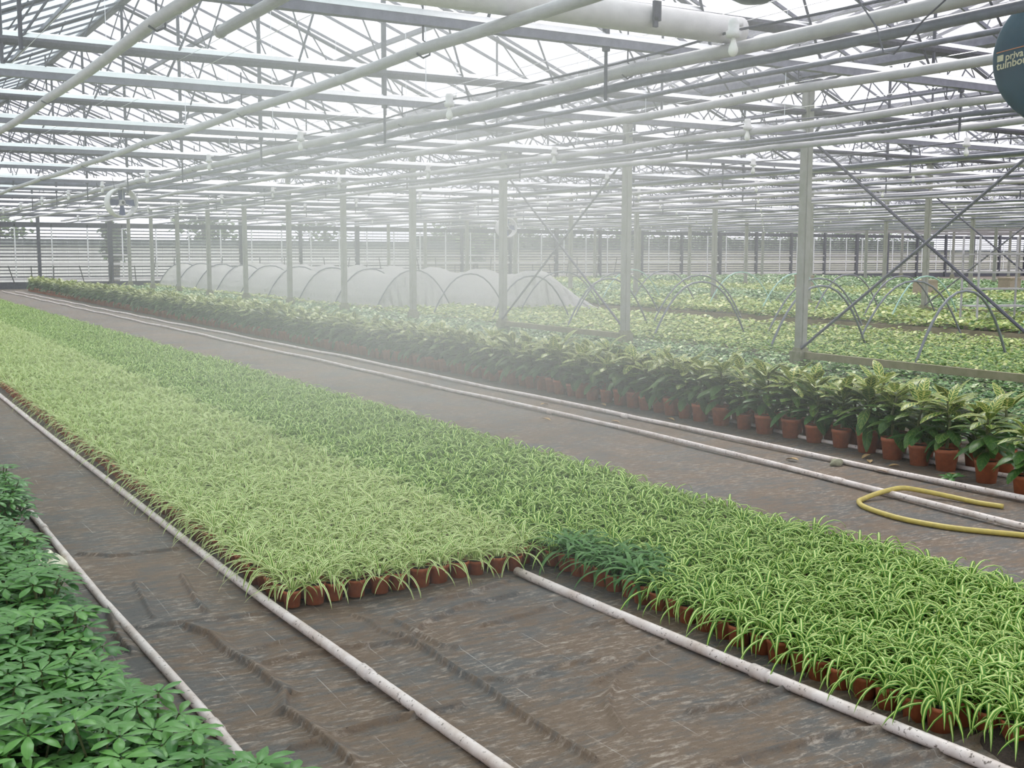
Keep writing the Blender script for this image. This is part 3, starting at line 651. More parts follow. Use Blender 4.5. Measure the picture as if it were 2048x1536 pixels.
def build_bed(kind, L, wc, wr, label, group, bulk_label, name='striped_spider_plant', maxn=300, plain=()):
    L = [p for p in L if p[3] < 52.]
    vis = sorted([p for p in L if in_frame(p[2], p[3], .12, 70)], key=lambda p: p[2]**2+p[3]**2); front = set((p[0], p[1]) for p in vis[:maxn])
    for p in vis[:maxn]:
        k = 'plain' if (p[0], p[1]) in plain else kind
        e = tag(empty(name, (p[2], p[3], 0), random.uniform(0, 6.28), random.uniform(.9, 1.12)), label(p, k), 'plant', group)
        ob('pot', pot_small, e); ob('foliage', random.choice(var_me[k]), e)
    rest = [p for p in L if (p[0], p[1]) not in front]
    d = np.array([math.hypot(p[2], p[3]) for p in rest]); pos = np.array([(p[2], p[3], 0) for p in rest])
    edge = np.array([p[0] in wc or p[1] in wr for p in rest])
    out = []; off = 0
    near = [spider(kind, 1, 900+j) for j in range(5)]; far = [spider(kind, 2, 950+j) for j in range(5)]
    for sel, vs, ex in ((d < 13) & edge, near, lo_pot), : pass
    for sel, vs, ex in (((d < 13) & edge, near, lo_pot), ((d < 13) & ~edge, near, None), ((d >= 13) & edge, far, lo_pot), ((d >= 13) & ~edge, far, None)):
        if not sel.any(): continue
        n = int(sel.sum()); V, F, m, A = scatter([pack(q, ex) for q in vs], pos[sel], rng.uniform(0, 6.28, n), rng.uniform(.85, 1.15, n)); out.append((V, F+off, m, A)); off += len(V)
    me = big_mesh('plant_mass', np.concatenate([o[0] for o in out]), np.concatenate([o[1] for o in out]), np.concatenate([o[2] for o in out]), np.concatenate([o[3] for o in out]), [M[kind], M['terra']])
    tag(ob(name+'_mass', me), bulk_label, 'plants', kind='stuff')
PX0, PY0, PN = 1.725, 4.80, 13
pale = [p for p in bed_positions(PX0, PN, PY0, 52.) if p[0] < 12 or p[1] > 0]
build_bed('pale', pale, (0, 1), (0,), lambda p, k: 'pale striped spider plant, pale bed, '+ordw(p[1])+' row from front, '+ordw(p[0])+' from left',
          'potted spider plants of the pale bed', 'rest of the pale striped spider plants filling the bed toward the far wall')
GX0, GN = 3.14, 13
gl = []
for c, r, x, y in bed_positions(GX0, GN, 1.75, 52.):
    # the corner by the pipe end starts a little to the right
    if y < 2.3 and c < (2.3-y)*3: continue
    gl.append((c, r, x, y))
npl = [(c, r, x, y) for c, r, x, y in bed_positions(GX0-PITCH, 1, PY0, 52.)]
plain_set = set((c, r) for c, r, x, y in gl if (c <= 1 and 4.05 < y < 4.75) or (c == 2 and 4.15 < y < 4.4) or (c == 0 and 3.95 < y < 4.75))
FR = min(r for c, r, x, y in gl if in_frame(x, y, .1, 70))
build_bed('green', gl, (0, GN-1), (), lambda p, k: ('plain dark green' if k == 'plain' else 'curly yellow-striped')+' spider plant, right-hand bed, '+ordw(p[1]-FR)+' row, '+ordw(p[0])+' from left',
          'potted spider plants of the right-hand bed', 'rest of the curly yellow-striped spider plants filling the right-hand bed', name='curly_spider_plant', plain=plain_set)

# ------------------------------------------------------------------ CROTON ROW
def croton(seed, lod=0):
    rd = random.Random(seed); fol = MB(); st = MB()
    nst = 1 if lod else 2
    n = 36 if lod == 0 else 18
    top = rd.uniform(.42, .50)
    st.tube([(0, 0, .15), (rd.uniform(-.02, .02), rd.uniform(-.02, .02), .30), (rd.uniform(-.03, .03), rd.uniform(-.03, .03), top)], [.012, .010, .007], 6)
    for i in range(n):
        t = i/(n-1); z = .20+(top-.20)*t; az = i*2.4+rd.uniform(-.5, .5)
        el = -.25+.95*t+rd.uniform(-.45, .45); L = rd.uniform(.17, .26)*(1-.1*t); tone = min(1, max(0, t**1.5*1.05+rd.uniform(-.22, .25)))
        strip(fol, (.01*math.cos(az), .01*math.sin(az), z), az, el, L, rd.uniform(.06, .088)*(1.15 if lod else 1), rd.uniform(.3, 1.2), 5 if lod == 0 else 3, 3 if lod == 0 else 2, 1.3, tone, ellip, fold=.12)
    return fol, st
cr = [croton(40+j) for j in range(6)]
cr_f = [a.mesh('foliage', M['croton'], True) for a, _ in cr]; cr_s = [s.mesh('stem', M['stem']) for _, s in cr]
pot_big = make_pot(.077, .060, .145, 20).mesh('pot', [M['terra'], M['soil']], True)
CL = [(0, 0, 6.75, 4.58), (0, 1, 6.93, 5.0), (0, 2, 7.06, 5.44), (0, 3, 7.07, 5.69), (0, 4, 7.10, 5.97)]
y = 6.28; r = 5
while y < 50.5: CL.append((0, r, 7.14+random.uniform(-.03, .03), y)); y += random.uniform(.2, .235)+(.07 if y < 8 else 0); r += 1
y = 5.2; r = 0
while y < 50.5: CL.append((1, r, 7.38+random.uniform(-.03, .03), y)); y += .235; r += 1
CL.sort(key=lambda p: (p[0]*3.+math.hypot(p[2], p[3])))
for p in CL[:300]:
    e = tag(empty('foliage_plant', (p[2], p[3], 0), random.uniform(0, 6.28), random.uniform(.95, 1.22)), 'yellow-veined plant in terracotta pot, '+('front' if p[0] == 0 else 'back')+' line, '+ordw(p[1])+' from the right end', 'plant', 'yellow-veined potted plants behind the twin pipes')
    j = random.randrange(6); ob('pot', pot_big, e); ob('foliage', cr_f[j], e)
    if p[3] < 16: ob('stem', cr_s[j], e)
rest = CL[300:]
if rest:
    n = len(rest); lp = MB(); lp.lathe([(.068, 0), (.09, .12), (.097, .12), (.097, .155), (.08, .15)], 8, 1)
    V, F, m, A = scatter([pack(croton(80+j, 1)[0], lp) for j in range(4)], np.array([(p[2], p[3], 0) for p in rest]), rng.uniform(0, 6.28, n), rng.uniform(.92, 1.15, n))
    tag(ob('foliage_plant_mass', big_mesh('plant_mass', V, F, m, A, [M['croton'], M['terra']])), 'farthest yellow-veined potted plants of the back line near the far wall', 'plants', kind='stuff')

# ------------------------------------------------------------------ SCHEFFLERA CLUMP at the lower left
def scheff(seed):
    rd = random.Random(seed); f = MB(); s = MB()
    for i in range(13):
        az = i*2.4+rd.uniform(-.3, .3); r = .03+.09*math.sqrt(i/12); z = .33-.16*(i/12)+rd.uniform(-.03, .03)
        c = Vector((r*math.cos(az), r*math.sin(az), z)); s.tube([(0, 0, .08), (c.x*.5, c.y*.5, z*.7), c], .0035, 4, cap=False)
        nl = rd.choice((6, 7, 7, 8)); tone = min(1, max(0, .75-.55*(i/12)+rd.uniform(-.35, .35))); a0 = rd.uniform(0, 6)
        tilt = rd.uniform(.1, .45)
        for k in range(nl):
            a = a0+2*PI*k/nl; el = rd.uniform(-.05, .2)-tilt*math.cos(a-az)*.8+.1
            strip(f, (c.x+.008*math.cos(a), c.y+.008*math.sin(a), z), a, el, rd.uniform(.062, .085), .028, rd.uniform(.35, .8), 4, 3, 1.2, tone, lambda t: max(.05, math.sin(PI*min(1, t**1.35*.95+.02))**.8), fold=.16)
    return f, s
sf = [scheff(60+j) for j in range(5)]; sf_f = [a.mesh('foliage', M['scheff'], True) for a, _ in sf]; sf_s = [b_.mesh('stems', M['stem']) for _, b_ in sf]
rows = {}
SL = []
for r in range(60):
    y = 1.9+.155*r
    for c in range(7):
        x = .70-.15*c+random.uniform(-.03, .03)+(.17 if 2.2 < y < 2.8 else 0)-(.05 if 3.2 < y < 6.2 else 0)+(.10 if 6.4 < y < 7.4 else 0); yy_ = y+random.uniform(-.03, .03)
        if 5.85 < yy_ < 6.45 and c < 1: continue
        if yy_ > 11 or not in_frame(x, yy_, .2, 160): continue
        SL.append((c, r, x, yy_))
R0 = min(p[1] for p in SL)
for c, r, x, y in SL:
    e = tag(empty('umbrella_plant', (x, y, 0), random.uniform(0, 6.28), random.uniform(.88, 1.15)), 'dark green fingered-leaf plant, '+ordw(r-R0)+' row from the camera, '+ordw(c)+' from the pipe', 'plant', 'fingered-leaf plants at the lower left')
    j = random.randrange(5); ob('foliage', sf_f[j], e); ob('stems', sf_s[j], e); ob('pot', pot_small, e)

# ------------------------------------------------------------------ LOW BEDS BEHIND THE POSTS
def clump(seed, n, R, H, lw, ll, lod):
    rd = random.Random(seed); q = MB()
    for i in range(n):
        az = i*2.4+rd.uniform(-.4, .4); rr = R*math.sqrt((i+.3)/n)*.8
        strip(q, (rr*math.cos(az), rr*math.sin(az), H*(1-.45*i/n)*rd.uniform(.75, 1.05)), az+rd.uniform(-.6, .6), rd.uniform(-.1, .7), ll*rd.uniform(.8, 1.2), lw*rd.uniform(.8, 1.2), rd.uniform(.4, 1.2), 2 if lod else 3, 2 if lod else 3, 1.2, rd.random(), ellip, fold=.15)
    return q
def low_bed(kind, areas, name, lab, grp, bulk, pitch=.17, maxn=300):
    P = []
    for (x0, x1, y0, y1, pt, hs) in areas:
        for r in range(int((y1-y0)/pt)):
            for c in range(int((x1-x0)/pt)): P.append((c, r, x0+pt*c+random.uniform(-.05, .05), y0+pt*r+random.uniform(-.05, .05), pt/pitch*hs, x0))
    vis = sorted([p for p in P if in_frame(p[2], p[3], .2, 30)], key=lambda p: p[2]**2+p[3]**2)[:maxn]; ids = set((p[0], p[1], p[5]) for p in vis)
    me = [clump(300+j, 30, .11, .19, .036, .055, 0).mesh('bedding_plant', M[kind], True) for j in range(5)]
    for p in vis: tag(ob(name, random.choice(me), None, (p[2], p[3], 0), random.uniform(0, 6), p[4]*random.uniform(.9, 1.15)), lab+', '+ordw(p[0]+int(p[5]*0))+' line, '+ordw(p[1])+' along it', 'plant', grp)
    rest = [p for p in P if (p[0], p[1], p[5]) not in ids]; n = len(rest)
    pos = np.array([(p[2], p[3], 0) for p in rest]); d = np.hypot(pos[:, 0], pos[:, 1]); sc_ = np.array([p[4] for p in rest])*rng.uniform(.85, 1.2, n); out = []; off = 0
    for sel, k in ((d < 22, 24), (d >= 22, 12)):
        if not sel.any(): continue
        vs = [clump(400+j, k, .12, .19, .042 if k == 24 else .06, .062 if k == 24 else .08, 1).arrays() for j in range(5)]; m_ = int(sel.sum())
        V, F, m, A = scatter(vs, pos[sel], rng.uniform(0, 6.28, m_), sc_[sel]); out.append((V, F+off, m, A)); off += len(V)
    cat = [np.concatenate([o[k] for o in out]) for k in range(4)]
    tag(ob(name+'_mass', big_mesh('plant_mass', *cat, [M[kind]])), bulk, 'plants', kind='stuff')
low_bed('dark', [(7.9, 11.9, 4.6, 50, .17, 1.), (19.2, 22.6, 27, 52, .28, 1.), (24.5, 29.5, 15, 52, .25, 1.), (36, 50, 20, 52, .32, .95)], 'dark_bedding_plant', 'low dark green plant before the posts', 'dark green plants between potted row and posts', 'rest of the low dark green leaf beds spreading past the posts')
low_bed('yel', [(12.1, 17.2, 7.2, 52, .19, 1.), (19.0, 24.2, 9., 52, .24, 1.05), (29.6, 35.5, 17, 52, .28, .95)], 'yellow_bedding_plant', 'low yellow-green plant under the hoops', 'yellow-green plants under the tunnel hoops', 'rest of the low yellow-green leaf beds behind the posts')

# ------------------------------------------------------------------ TUNNEL HOOPS and covers
def hoop_pts(w, h, z0=0., n=18):
    P = []
    for i in range(n+1):
        a = PI*i/n; s = -math.cos(a); P.append((s*w/2, 0, z0+(h-z0)*(1-abs(s)**2.25)))
    return P
ha = MB(); ha.tube(hoop_pts(2.2, 1.10), .019, 7); hA = ha.mesh('tunnel_hoop', M['hoop'], True)
hb = MB(); hb.tube(hoop_pts(2.6, 1.14), .018, 7); hB = hb.mesh('tunnel_hoop', M['hoop'], True)
hc = MB(); hc.tube(hoop_pts(2.6, 1.10), .018, 7); hC = hc.mesh('tunnel_hoop', M['teal'], True); hD = hc.mesh('tunnel_hoop', M['galv'], True)
AY = [10.1, 12.75, 15.6, 18.4, 21.3, 24.1]
BY = [13.1, 15.3, 18.7, 21.6, 24.0]
for k, y in enumerate(AY): tag(ob('tunnel_hoop', hA, None, (13.35, y, 0), random.uniform(-.06, .06)), 'bare dark grey tunnel hoop in the nearest hoop line, '+ordw(k)+' from the right', 'hoop', 'bare hoops of the nearest line')
for k, y in enumerate(BY): tag(ob('tunnel_hoop', hB, None, (15.95, y, 0), random.uniform(-.06, .06)), 'bare grey tunnel hoop in the second hoop line, '+ordw(k)+' from the right', 'hoop', 'bare hoops of the second line')
CYs = [(13.6, hC), (17.6, hD), (17.2, hC), (19.5, hD), (20.9, hC), (23.3, hC), (26.2, hD), (28.2, hC)]
for k, (y, m_) in enumerate(sorted(CYs, key=lambda q: q[0])): tag(ob('tunnel_hoop', m_, None, (21.0+(.35 if k % 2 else 0), y, 0), random.uniform(-.08, .08)), ('mint green' if m_ is hC else 'pale grey')+' bare hoop beyond the brown path, '+ordw(k)+' from the right', 'hoop', 'bare hoops beyond the path')
def cover(xc, w, h, ys, name, label, spread=0.):
    """fleece sagging between hoops, front end gathered to the ground"""
    n = 40; V = []; rows_ = []
    y = ys[0]-.25; stn = []
    stn.append((ys[0]-.34, 0.03)); stn.append((ys[0]-.22, .55)); stn.append((ys[0]-.10, .86)); stn.append((ys[0], 1.))
    for a, c in zip(ys[:-1], ys[1:]):
        for t in (.08, .17, .25, .33, .42, .5, .58, .67, .75, .83, .92, 1.): stn.append((a+(c-a)*t, 1.-.14*(4*t*(1-t))))
    for y, s in stn:
        row = []
        for i in range(n+1):
            a = PI*i/n
            px = -math.cos(a)*w/2*(1.03-.05*(1-s)); pz = h*(1-abs(math.cos(a))**2.25)*s
            wob = (.022*math.sin(y*9.+i*.35)+.020*math.sin(y*17.+i*.8)+.016*math.sin(i*2.1))*(1.6 if y < ys[0] else 1.)
            row.append((xc+px+spread*max(0, math.cos(PI-a))*(1-pz/h)**2+wob, y+wob*1.5-(.25*(1-s) if s < .9 else 0)*math.sin(a)*0, max(.02, pz+.02+wob*.5)))
        rows_.append(row)
    for row in rows_: V += row
    F = []
    for j in range(len(rows_)-1):
        for i in range(n): F.append((j*(n+1)+i, j*(n+1)+i+1, (j+1)*(n+1)+i+1, (j+1)*(n+1)+i))
    q = MB(); q.add(V, F); o = tag(ob(name, q.mesh(name, M['fleece'], True)), label, 'cover'); return o
yA = [27.2+2.85*k for k in range(9)]; yB = [25.6+2.9*k for k in range(9)]
cover(13.35, 2.2, 1.10, yA, 'tunnel_cover', 'white fleece tunnel cover behind the nearest post row')
cover(16.1, 2.6, 1.14, yB, 'tunnel_cover', 'white fleece tunnel cover with gathered end beside the brown path', .9)
for k, y in enumerate(yA): tag(ob('tunnel_hoop', hA, None, (13.35, y-.02, .035), 0, (1.05, 1, 1.01)), 'hoop under the left fleece tunnel, '+ordw(k)+' from its open end', 'hoop', 'hoops of the left fleece tunnel')
# brown path boards
for x, z, lab in ((17.35, .10, 'near low board edging the brown path behind the hoops'), (18.85, .14, 'far low board edging the brown path behind the hoops')):
    b = MB(); b.box((0, 0, 0), (.05, 42, z)); tag(ob('edging_board', b.mesh('edging_board', M['board']), None, (x, 30, z/2)), lab, 'board')
# plant trolley
e = tag(empty('plant_trolley', (20.35, 15.1, 0), -.32), 'tall metal shelf trolley standing at the right edge beyond the path', 'trolley')
for i, (px, py) in enumerate(((0, 0), (1.3, 0), (0, .56), (1.3, .56))):
    b = MB(); b.box((px, py, 1.02), (.032, .032, 1.9)); ob('upright', b.mesh('upright', M['pipe']), e)
    b = MB(); b.lathe([(0, -.02), (.06, -.02), (.06, .02), (0, .02)], 12, axis=RX, c=(px, py, .06)); ob('caster', b.mesh('caster', M['black'], True), e)
for z in (.17, .52, .88, 1.22, 1.60):
    b = MB(); b.box((.65, .28, z), (1.3, .56, .025)); b.box((.65, 0, z+.01), (1.3, .03, .035)); ob('shelf', b.mesh('shelf', M['pipe']), e)
for k, (x, y, s) in enumerate(((33.6, 33.0, .35), (31.6, 25.5, .4), (37.5, 26.5, .4))):
    b = MB(); b.box((0, 0, .35), (1.0*s*1.6, .5, .7)); b.box((0, 0, .72), (1.06*s*1.6, .56, .06))
    tag(ob('crate', b.mesh('crate', M['crate']), None, (x, y, 0)), 'faded pink crate among distant plants, '+ordw(k)+' from the left', 'crate', 'distant pink crates')

# ------------------------------------------------------------------ FLOOR PIPES, HOSE and litter
def floor_pipe(name, pts, r, label, cat='pipe', m='wpipe', joints=()):
    e = tag(empty(name, (0, 0, 0)), label, cat); q = MB(); q.tube([(x, y, z+r) for x, y, z in pts], r, 12); ob('pipe_run', q.mesh('pipe_run', M[m], True), e)
    for (x, y) in joints:
        q = MB(); q.tube([(x, y-.04, r), (x, y+.04, r)], r*1.22, 12); ob('coupling', q.mesh('coupling', M[m], True), e)
def wavy(fx, y0, y1, amp, st=.5, zf=0.): return [(fx(y)+amp*math.sin(y*.9)+amp*.5*math.sin(y*2.3+1), y, zf*abs(math.sin(y*1.1))) for y in np.arange(y0, y1+.01, st)]
ip = lambda xs, ys: (lambda y: float(np.interp(y, xs, ys)))
floor_pipe('floor_pipe', wavy(ip([2.3, 2.84, 3.32, 3.96, 4.92, 5.9, 7.57, 10.3, 14], [1.72, 1.70, 1.68, 1.66, 1.625, 1.615, 1.60, 1.575, 1.57]), 2.2, 51, .0), .021, 'soiled white pipe running along the left edge of the pale bed', joints=[(1.663, 3.82)])
floor_pipe('floor_pipe', wavy(ip([2.0, 2.64, 3.24, 4.02, 4.78], [3.02, 2.97, 2.93, 2.89, 2.865]), 1.7, 4.8, 0.), .022, 'soiled white pipe lying between the pale bed and the curly bed', joints=[(2.94, 3.05)])
floor_pipe('floor_pipe', wavy(ip([3, 4, 6, 8.5, 13, 16, 50], [5.84, 5.88, 6.04, 6.11, 6.13, 6.13, 6.0]), 3.0, 50, .02, .4, .012), .020, 'near one of the twin white pipes on the brown path', joints=[(6.0, 5.5), (6.12, 9.4)])
floor_pipe('floor_pipe', wavy(ip([3, 4.5, 7.35, 11.3, 16.4, 23, 50], [6.57, 6.58, 6.58, 6.63, 6.68, 6.6, 6.4]), 3.0, 49, .02, .4, .012), .020, 'far one of the twin white pipes beside the potted row', joints=[(6.6, 8.8)])
floor_pipe('floor_pipe', [(.985, 7.3, 0), (.99, 6.2, 0), (.995, 5.3, 0), (1.02, 4.3, 0), (1.03, 3.8, 0), (1.03, 3.4, 0), (1.02, 2.5, 0)], .019, 'soiled white pipe partly under the fingered-leaf plants', joints=[(1.03, 3.62), (.988, 6.85)])
floor_pipe('floor_pipe', [(7.19, 4.6, 0), (7.19, 5.14, 0), (7.17, 5.62, 0), (7.2, 5.92, 0), (7.18, 7, 0), (7.3, 7.8, 0), (7.3, 12, 0)], .017, 'white pipe threading between the front terracotta pots')
floor_pipe('floor_pipe', [(8.0, 4.6, .03), (7.98, 6.4, .03), (7.97, 7.7, .03), (7.95, 12, .03)], .020, 'white pipe behind the back line of potted plants')
hp = [(5.95, 3.2), (5.77, 3.74), (5.73, 3.87), (5.63, 4.02), (5.52, 4.21), (5.46, 4.45), (5.47, 4.66), (5.52, 4.85), (5.6, 4.96), (5.68, 5.0), (5.83, 5.01), (6.01, 4.98), (6.11, 4.9), (6.2, 4.74), (6.24, 4.54), (6.28, 4.4)]
hz = [0, 0, 0, 0, 0, 0, 0, 0, 0, 0, .02, .042, .03, .01, 0, 0]
P = []
hq = [(a, b_, c) for (a, b_), c in zip(hp, hz)]
for i in range(len(hq)-1):
    p0, p1, p2, p3 = (Vector(hq[max(0, min(len(hq)-1, j))]) for j in (i-1, i, i+1, i+2))
    for t in (0, .2, .4, .6, .8):
        v = .5*((2*p1)+(p2-p0)*t+(2*p0-5*p1+4*p2-p3)*t*t+(3*p1-p0-3*p2+p3)*t**3); P.append((v.x, v.y, max(0, v.z)+.017))
P.append((*hp[-1], .017)); q = MB(); q.tube(P, .0165, 10)
tag(ob('garden_hose', q.mesh('garden_hose', M['hose'], True)), 'yellow garden hose looped over the twin white pipes', 'hose')
def blob(R, seed, fl=.6, n=10):
    rd = random.Random(seed); q = MB(); V = []
    for i in range(n+1):
        for k in range(n*2):
            a, b_ = PI*i/n, PI*k/n; r = R*(1+.18*math.sin(3*b_+seed)*math.sin(2*a)+rd.uniform(-.10, .10)*math.sin(a)); V.append((r*math.sin(a)*math.cos(b_), r*.7*math.sin(a)*math.sin(b_), max(-.0, r*fl*math.cos(a)+R*fl*.6)))
    F = [(i*2*n+k, i*2*n+(k+1) % (2*n), (i+1)*2*n+(k+1) % (2*n), (i+1)*2*n+k) for i in range(n) for k in range(2*n)]; q.add(V, F); return q
tag(ob('stone', blob(.055, 3).mesh('stone', M['stone'], True), None, (6.49, 5.98, 0)), 'rough pale stone lying against the far twin pipe', 'stone')
for k, (x, y) in enumerate([(6.88, 6.08), (6.79, 5.92), (6.56, 5.52), (6.33, 6.35), (6.8, 5.75), (6.95, 9.61), (6.9, 8.41), (6.37, 8.57), (6.47, 9.99), (6.85, 5.3), (5.87, 9.01)]):
    q = MB(); strip(q, (0, 0, .006), 0, .5, random.uniform(.08, .14), .045, 1.0, 5, 3, 1., .5, ellip, fold=-.25)
    tag(ob('dry_leaf', q.mesh('dry_leaf', M['dry']), None, (x, y, 0), random.uniform(0, 6)), 'fallen dry leaf near the twin pipes, '+ordw([9.99, 9.61, 9.01, 8.57, 8.41, 6.35, 6.08, 5.92, 5.75, 5.52, 5.3].index(y))+' from the far end', 'leaf', 'fallen leaves by the twin pipes')
q = MB()
for i in range(7): strip(q, (0, 0, .02), i*.95, .6-.1*i % .5, .10, .045, .9, 4, 3, 1.2, .45, ellip)
tag(ob('leafy_cutting', q.mesh('leafy_cutting', M['scheff'], True), None, (6.74, 5.14, 0)), 'small green leafy cutting dropped beside the far twin pipe', 'cutting')
# crumpled plastic
q = MB(); V = []; N = 16
for i in range(N+1):
    for k in range(N+1):
        u, v = i/N-.5, k/N-.5; h = .022*abs(math.sin(9*u+3*v))+.025*abs(math.sin(7*v-5*u+1))+.015*math.sin(17*u*v+8*u); e_ = max(0, 1-(2*abs(u))**4)*max(0, 1-(2*abs(v))**4); V.append((u*.19+.01*math.sin(11*v), v*.26+.012*math.sin(9*u), .006+h*e_))
q.add(V, [(i*(N+1)+k, (i+1)*(N+1)+k, (i+1)*(N+1)+k+1, i*(N+1)+k+1) for i in range(N) for k in range(N)])
tag(ob('plastic_wrap', q.mesh('plastic_wrap', simple('creased plastic', (.78, .76, .60), (.45, .48, .28), rough=.3, scale=14), True), None, (.885, 6.1, 0), .2), 'crumpled off-white plastic sheet by the left pipe end', 'plastic sheet')
q = MB(); V = []; N = 20
for i in range(N+1):
    for k in range(N+1):
        u, v = i/N-.5, k/N-.5; r = math.hypot(u, v)*2; V.append((u*.62, v*.5, max(0, 1-r*r)*.06*(1+.4*math.sin(9*u)*math.sin(11*v))+.012*random.random()*(r < 1)-.004*(r >= 1)))
q.add(V, [(i*(N+1)+k, (i+1)*(N+1)+k, (i+1)*(N+1)+k+1, i*(N+1)+k+1) for i in range(N) for k in range(N)])
tag(ob('soil_heap', q.mesh('soil_heap', M['soil'], True), None, (3.40, 2.14, 0), .4), 'dark spilled soil heap at the lower right corner', 'soil', kind='stuff')

# ------------------------------------------------------------------ OUTSIDE
def cloud_tree(seed, R, H, n, crown0):
    rd = random.Random(seed); q = MB(); t = MB(); cs = []
    for i in range(9): cs.append((rd.uniform(-.55, .55)*R, rd.uniform(-.4, .4)*R, crown0+(H-crown0)*rd.uniform(.25, .8), R*rd.uniform(.35, .6)))
    for i in range(n):
        cx, cy, cz, rr = rd.choice(cs); th, ph = rd.uniform(0, 6.28), math.acos(rd.uniform(-1, 1)); r = rr*rd.uniform(.7, 1.)
        strip(q, (cx+r*math.sin(ph)*math.cos(th), cy+r*math.sin(ph)*math.sin(th), max(.2, cz+r*math.cos(ph))), rd.uniform(0, 6.28), rd.uniform(-.8, .8), .55, .32, .6, 2, 2, 1., rd.random(), ellip)
    t.tube([(0, 0, 0), (.1, 0, crown0+.6), (-.1, .1, H*.75)], [.2, .16, .06], 7); return q, t
TR = [(5.6, 66, 2.0, 5.4), (8.4, 70, 2.2, 5.0), (12.0, 57.2, .55, 3.4), (20, 70, 2.6, 5.4), (28, 70, 2.6, 5.2), (33, 59, .9, 3.6), (38., 70., 2.6, 4.6), (45, 72, 3., 5.4), (53, 70, 3., 5.), (62, 72, 3., 5.6), (70, 70, 3., 5.), (79, 72, 3., 6.)]
for k, (x, y, R, H) in enumerate(TR):
    f, t = cloud_tree(70+k, R, H, 520, .9); e = tag(empty('tree', (x, y, -.06)), 'leafy tree outside the far glass wall, '+ordw(k)+' from the left', 'tree', 'trees outside the far wall'); ob('crown', f.mesh('crown', M['tree']), e); ob('trunk', t.mesh('trunk', M['bark']), e)
e = tag(empty('shed', (60, 62, 0)), 'low pale outbuilding beyond the right part of the far glass wall', 'building')
b = MB(); b.box((0, 1, .85), (58, 3, 1.9)); ob('wall_panel', b.mesh('wall_panel', simple('beige cladding', (.46, .43, .37), (.36, .36, .28), rough=.8, scale=.5)), e); b = MB(); b.box((0, 1, 1.86), (58.4, 3.3, .16)); ob('eave', b.mesh('eave', M['roofing']), e)
e = tag(empty('shed', (12, 62, 0)), 'long pale outbuilding with dark eave beyond the far glass wall', 'building')
b = MB(); b.box((4, 3, .95), (34, 6, 2.0)); ob('wall_panel', b.mesh('wall_panel', M['bwall']), e); b = MB(); b.box((4, 3, 2.1), (34.6, 6.6, .34)); ob('eave', b.mesh('eave', M['roofing']), e)
b = MB()
V = []; F = []
q = MB(); rd = random.Random(5)
q.box((58, 66.6, 1.35), (50, .7, 2.7))
for i in range(5200): strip(q, (rd.uniform(34, 82), 66.+rd.uniform(-.3, .6), rd.uniform(.6, 3.3)), rd.uniform(0, 6.28), rd.uniform(-.5, .9), .4, .22, .5, 2, 2, 1., rd.random(), ellip)
tag(ob('hedge', q.mesh('hedge', M['tree'])), 'green hedge seen through the right part of the far wall', 'hedge', kind='stuff')

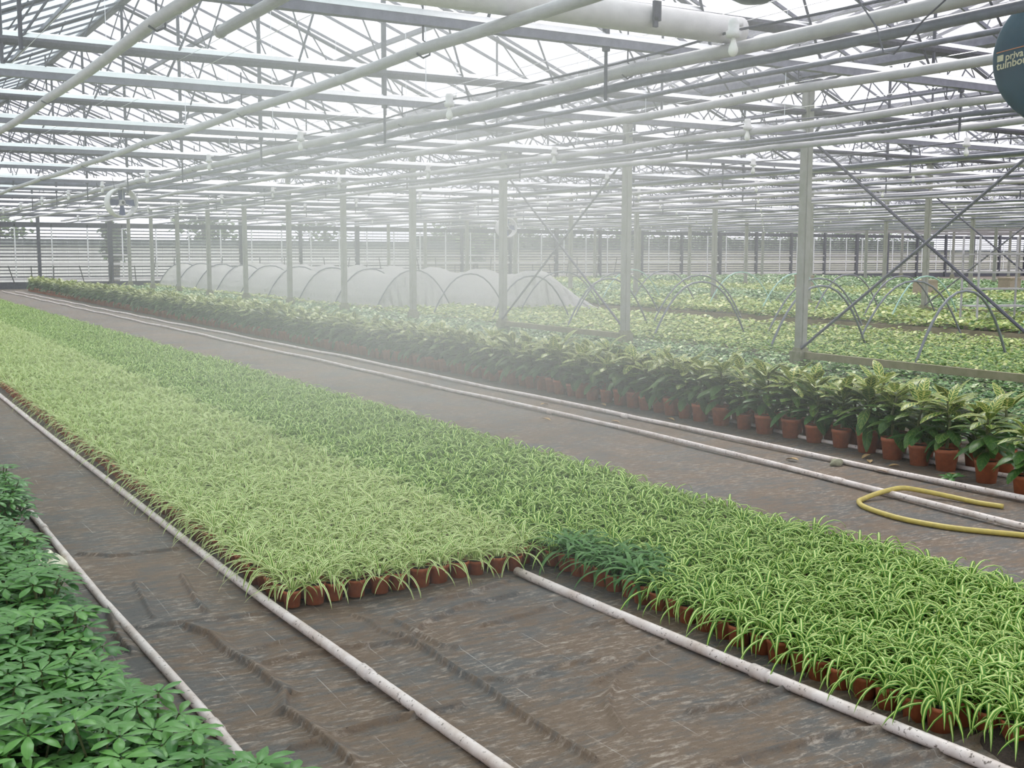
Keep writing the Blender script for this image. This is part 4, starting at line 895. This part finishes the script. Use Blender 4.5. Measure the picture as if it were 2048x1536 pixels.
# ------------------------------------------------------------------ MIST drifting over the beds
def mist(name, loc, rad, rz, dens, label, pw=1.3):
    q = MB(); n = 16; V = []
    for i in range(n+1):
        for k in range(2*n):
            a, b_ = PI*i/n, PI*k/n; V.append((math.sin(a)*math.cos(b_), math.sin(a)*math.sin(b_), math.cos(a)))
    q.add(V, [(i*2*n+k, (i+1)*2*n+k, (i+1)*2*n+(k+1) % (2*n), i*2*n+(k+1) % (2*n)) for i in range(n) for k in range(2*n)])
    m, nt, o = mat(name); tc = nd(nt, 'ShaderNodeTexCoord'); ln = nd(nt, 'ShaderNodeVectorMath'); ln.operation = 'DOT_PRODUCT'
    nt.links.new(tc.outputs['Object'], ln.inputs[0]); nt.links.new(tc.outputs['Object'], ln.inputs[1])
    f = mth(nt, 'POWER', mth(nt, 'MAXIMUM', mth(nt, 'SUBTRACT', 1., ln.outputs['Value']), 0.), pw)
    v = nd(nt, 'ShaderNodeVolumeScatter'); v.inputs['Color'].default_value = (.97, .985, .97, 1); v.inputs['Anisotropy'].default_value = .15
    nt.links.new(mth(nt, 'MULTIPLY', f, dens), v.inputs['Density']); nt.links.new(v.outputs[0], o.inputs['Volume'])
    ob_ = ob(name, q.mesh(name, m)); ob_.location = loc; ob_.scale = rad; ob_.rotation_euler = (0, 0, rz)
    return tag(ob_, label, 'mist', kind='stuff')
MIST = True
if MIST:
    mist('mist', (4.8, 9.2, 2.2), (3.6, 9.6, 3.0), -.48, .082, 'soft white mist drifting between the beds and the roof')

# ------------------------------------------------------------------ LIGHT: overcast sky through the glass
w = bpy.data.worlds.new('overcast sky'); sc.world = w; w.use_nodes = True; nt = w.node_tree; nt.nodes.clear()
o = nt.nodes.new('ShaderNodeOutputWorld'); bg = nt.nodes.new('ShaderNodeBackground'); tc = nt.nodes.new('ShaderNodeTexCoord'); s = nt.nodes.new('ShaderNodeSeparateXYZ')
nt.links.new(tc.outputs['Generated'], s.inputs[0])
col = ramp(nt, s.outputs[2], [(0., (.82, .83, .92)), (.25, (.93, .94, 1.0)), (1., (1.0, 1.0, 1.0))])
nt.links.new(col, bg.inputs[0]); bg.inputs[1].default_value = 1.4; nt.links.new(bg.outputs[0], o.inputs[0])
sd = bpy.data.lights.new('sun', 'SUN'); sd.energy = 2.2; sd.angle = .35; sd.color = (1., .97, .92); so = bpy.data.objects.new('sun', sd); C.objects.link(so); so.rotation_euler = (-.55, .35, 0)

vs = sc.view_settings; vs.view_transform = 'Standard'; vs.look = 'None'; vs.exposure = .36; vs.gamma = 1.; vs.use_curve_mapping = False
cy = sc.cycles
cy.use_denoising = True; cy.max_bounces = 7; cy.diffuse_bounces = 3; cy.glossy_bounces = 2; cy.transmission_bounces = 4; cy.transparent_max_bounces = 24; cy.volume_bounces = 1
cy.use_adaptive_sampling = True; cy.adaptive_threshold = .06; cy.denoising_prefilter = 'FAST'; cy.sample_clamp_indirect = 6.
cy.caustics_reflective = False; cy.caustics_refractive = False; cy.volume_step_rate = 2.; cy.volume_max_steps = 64
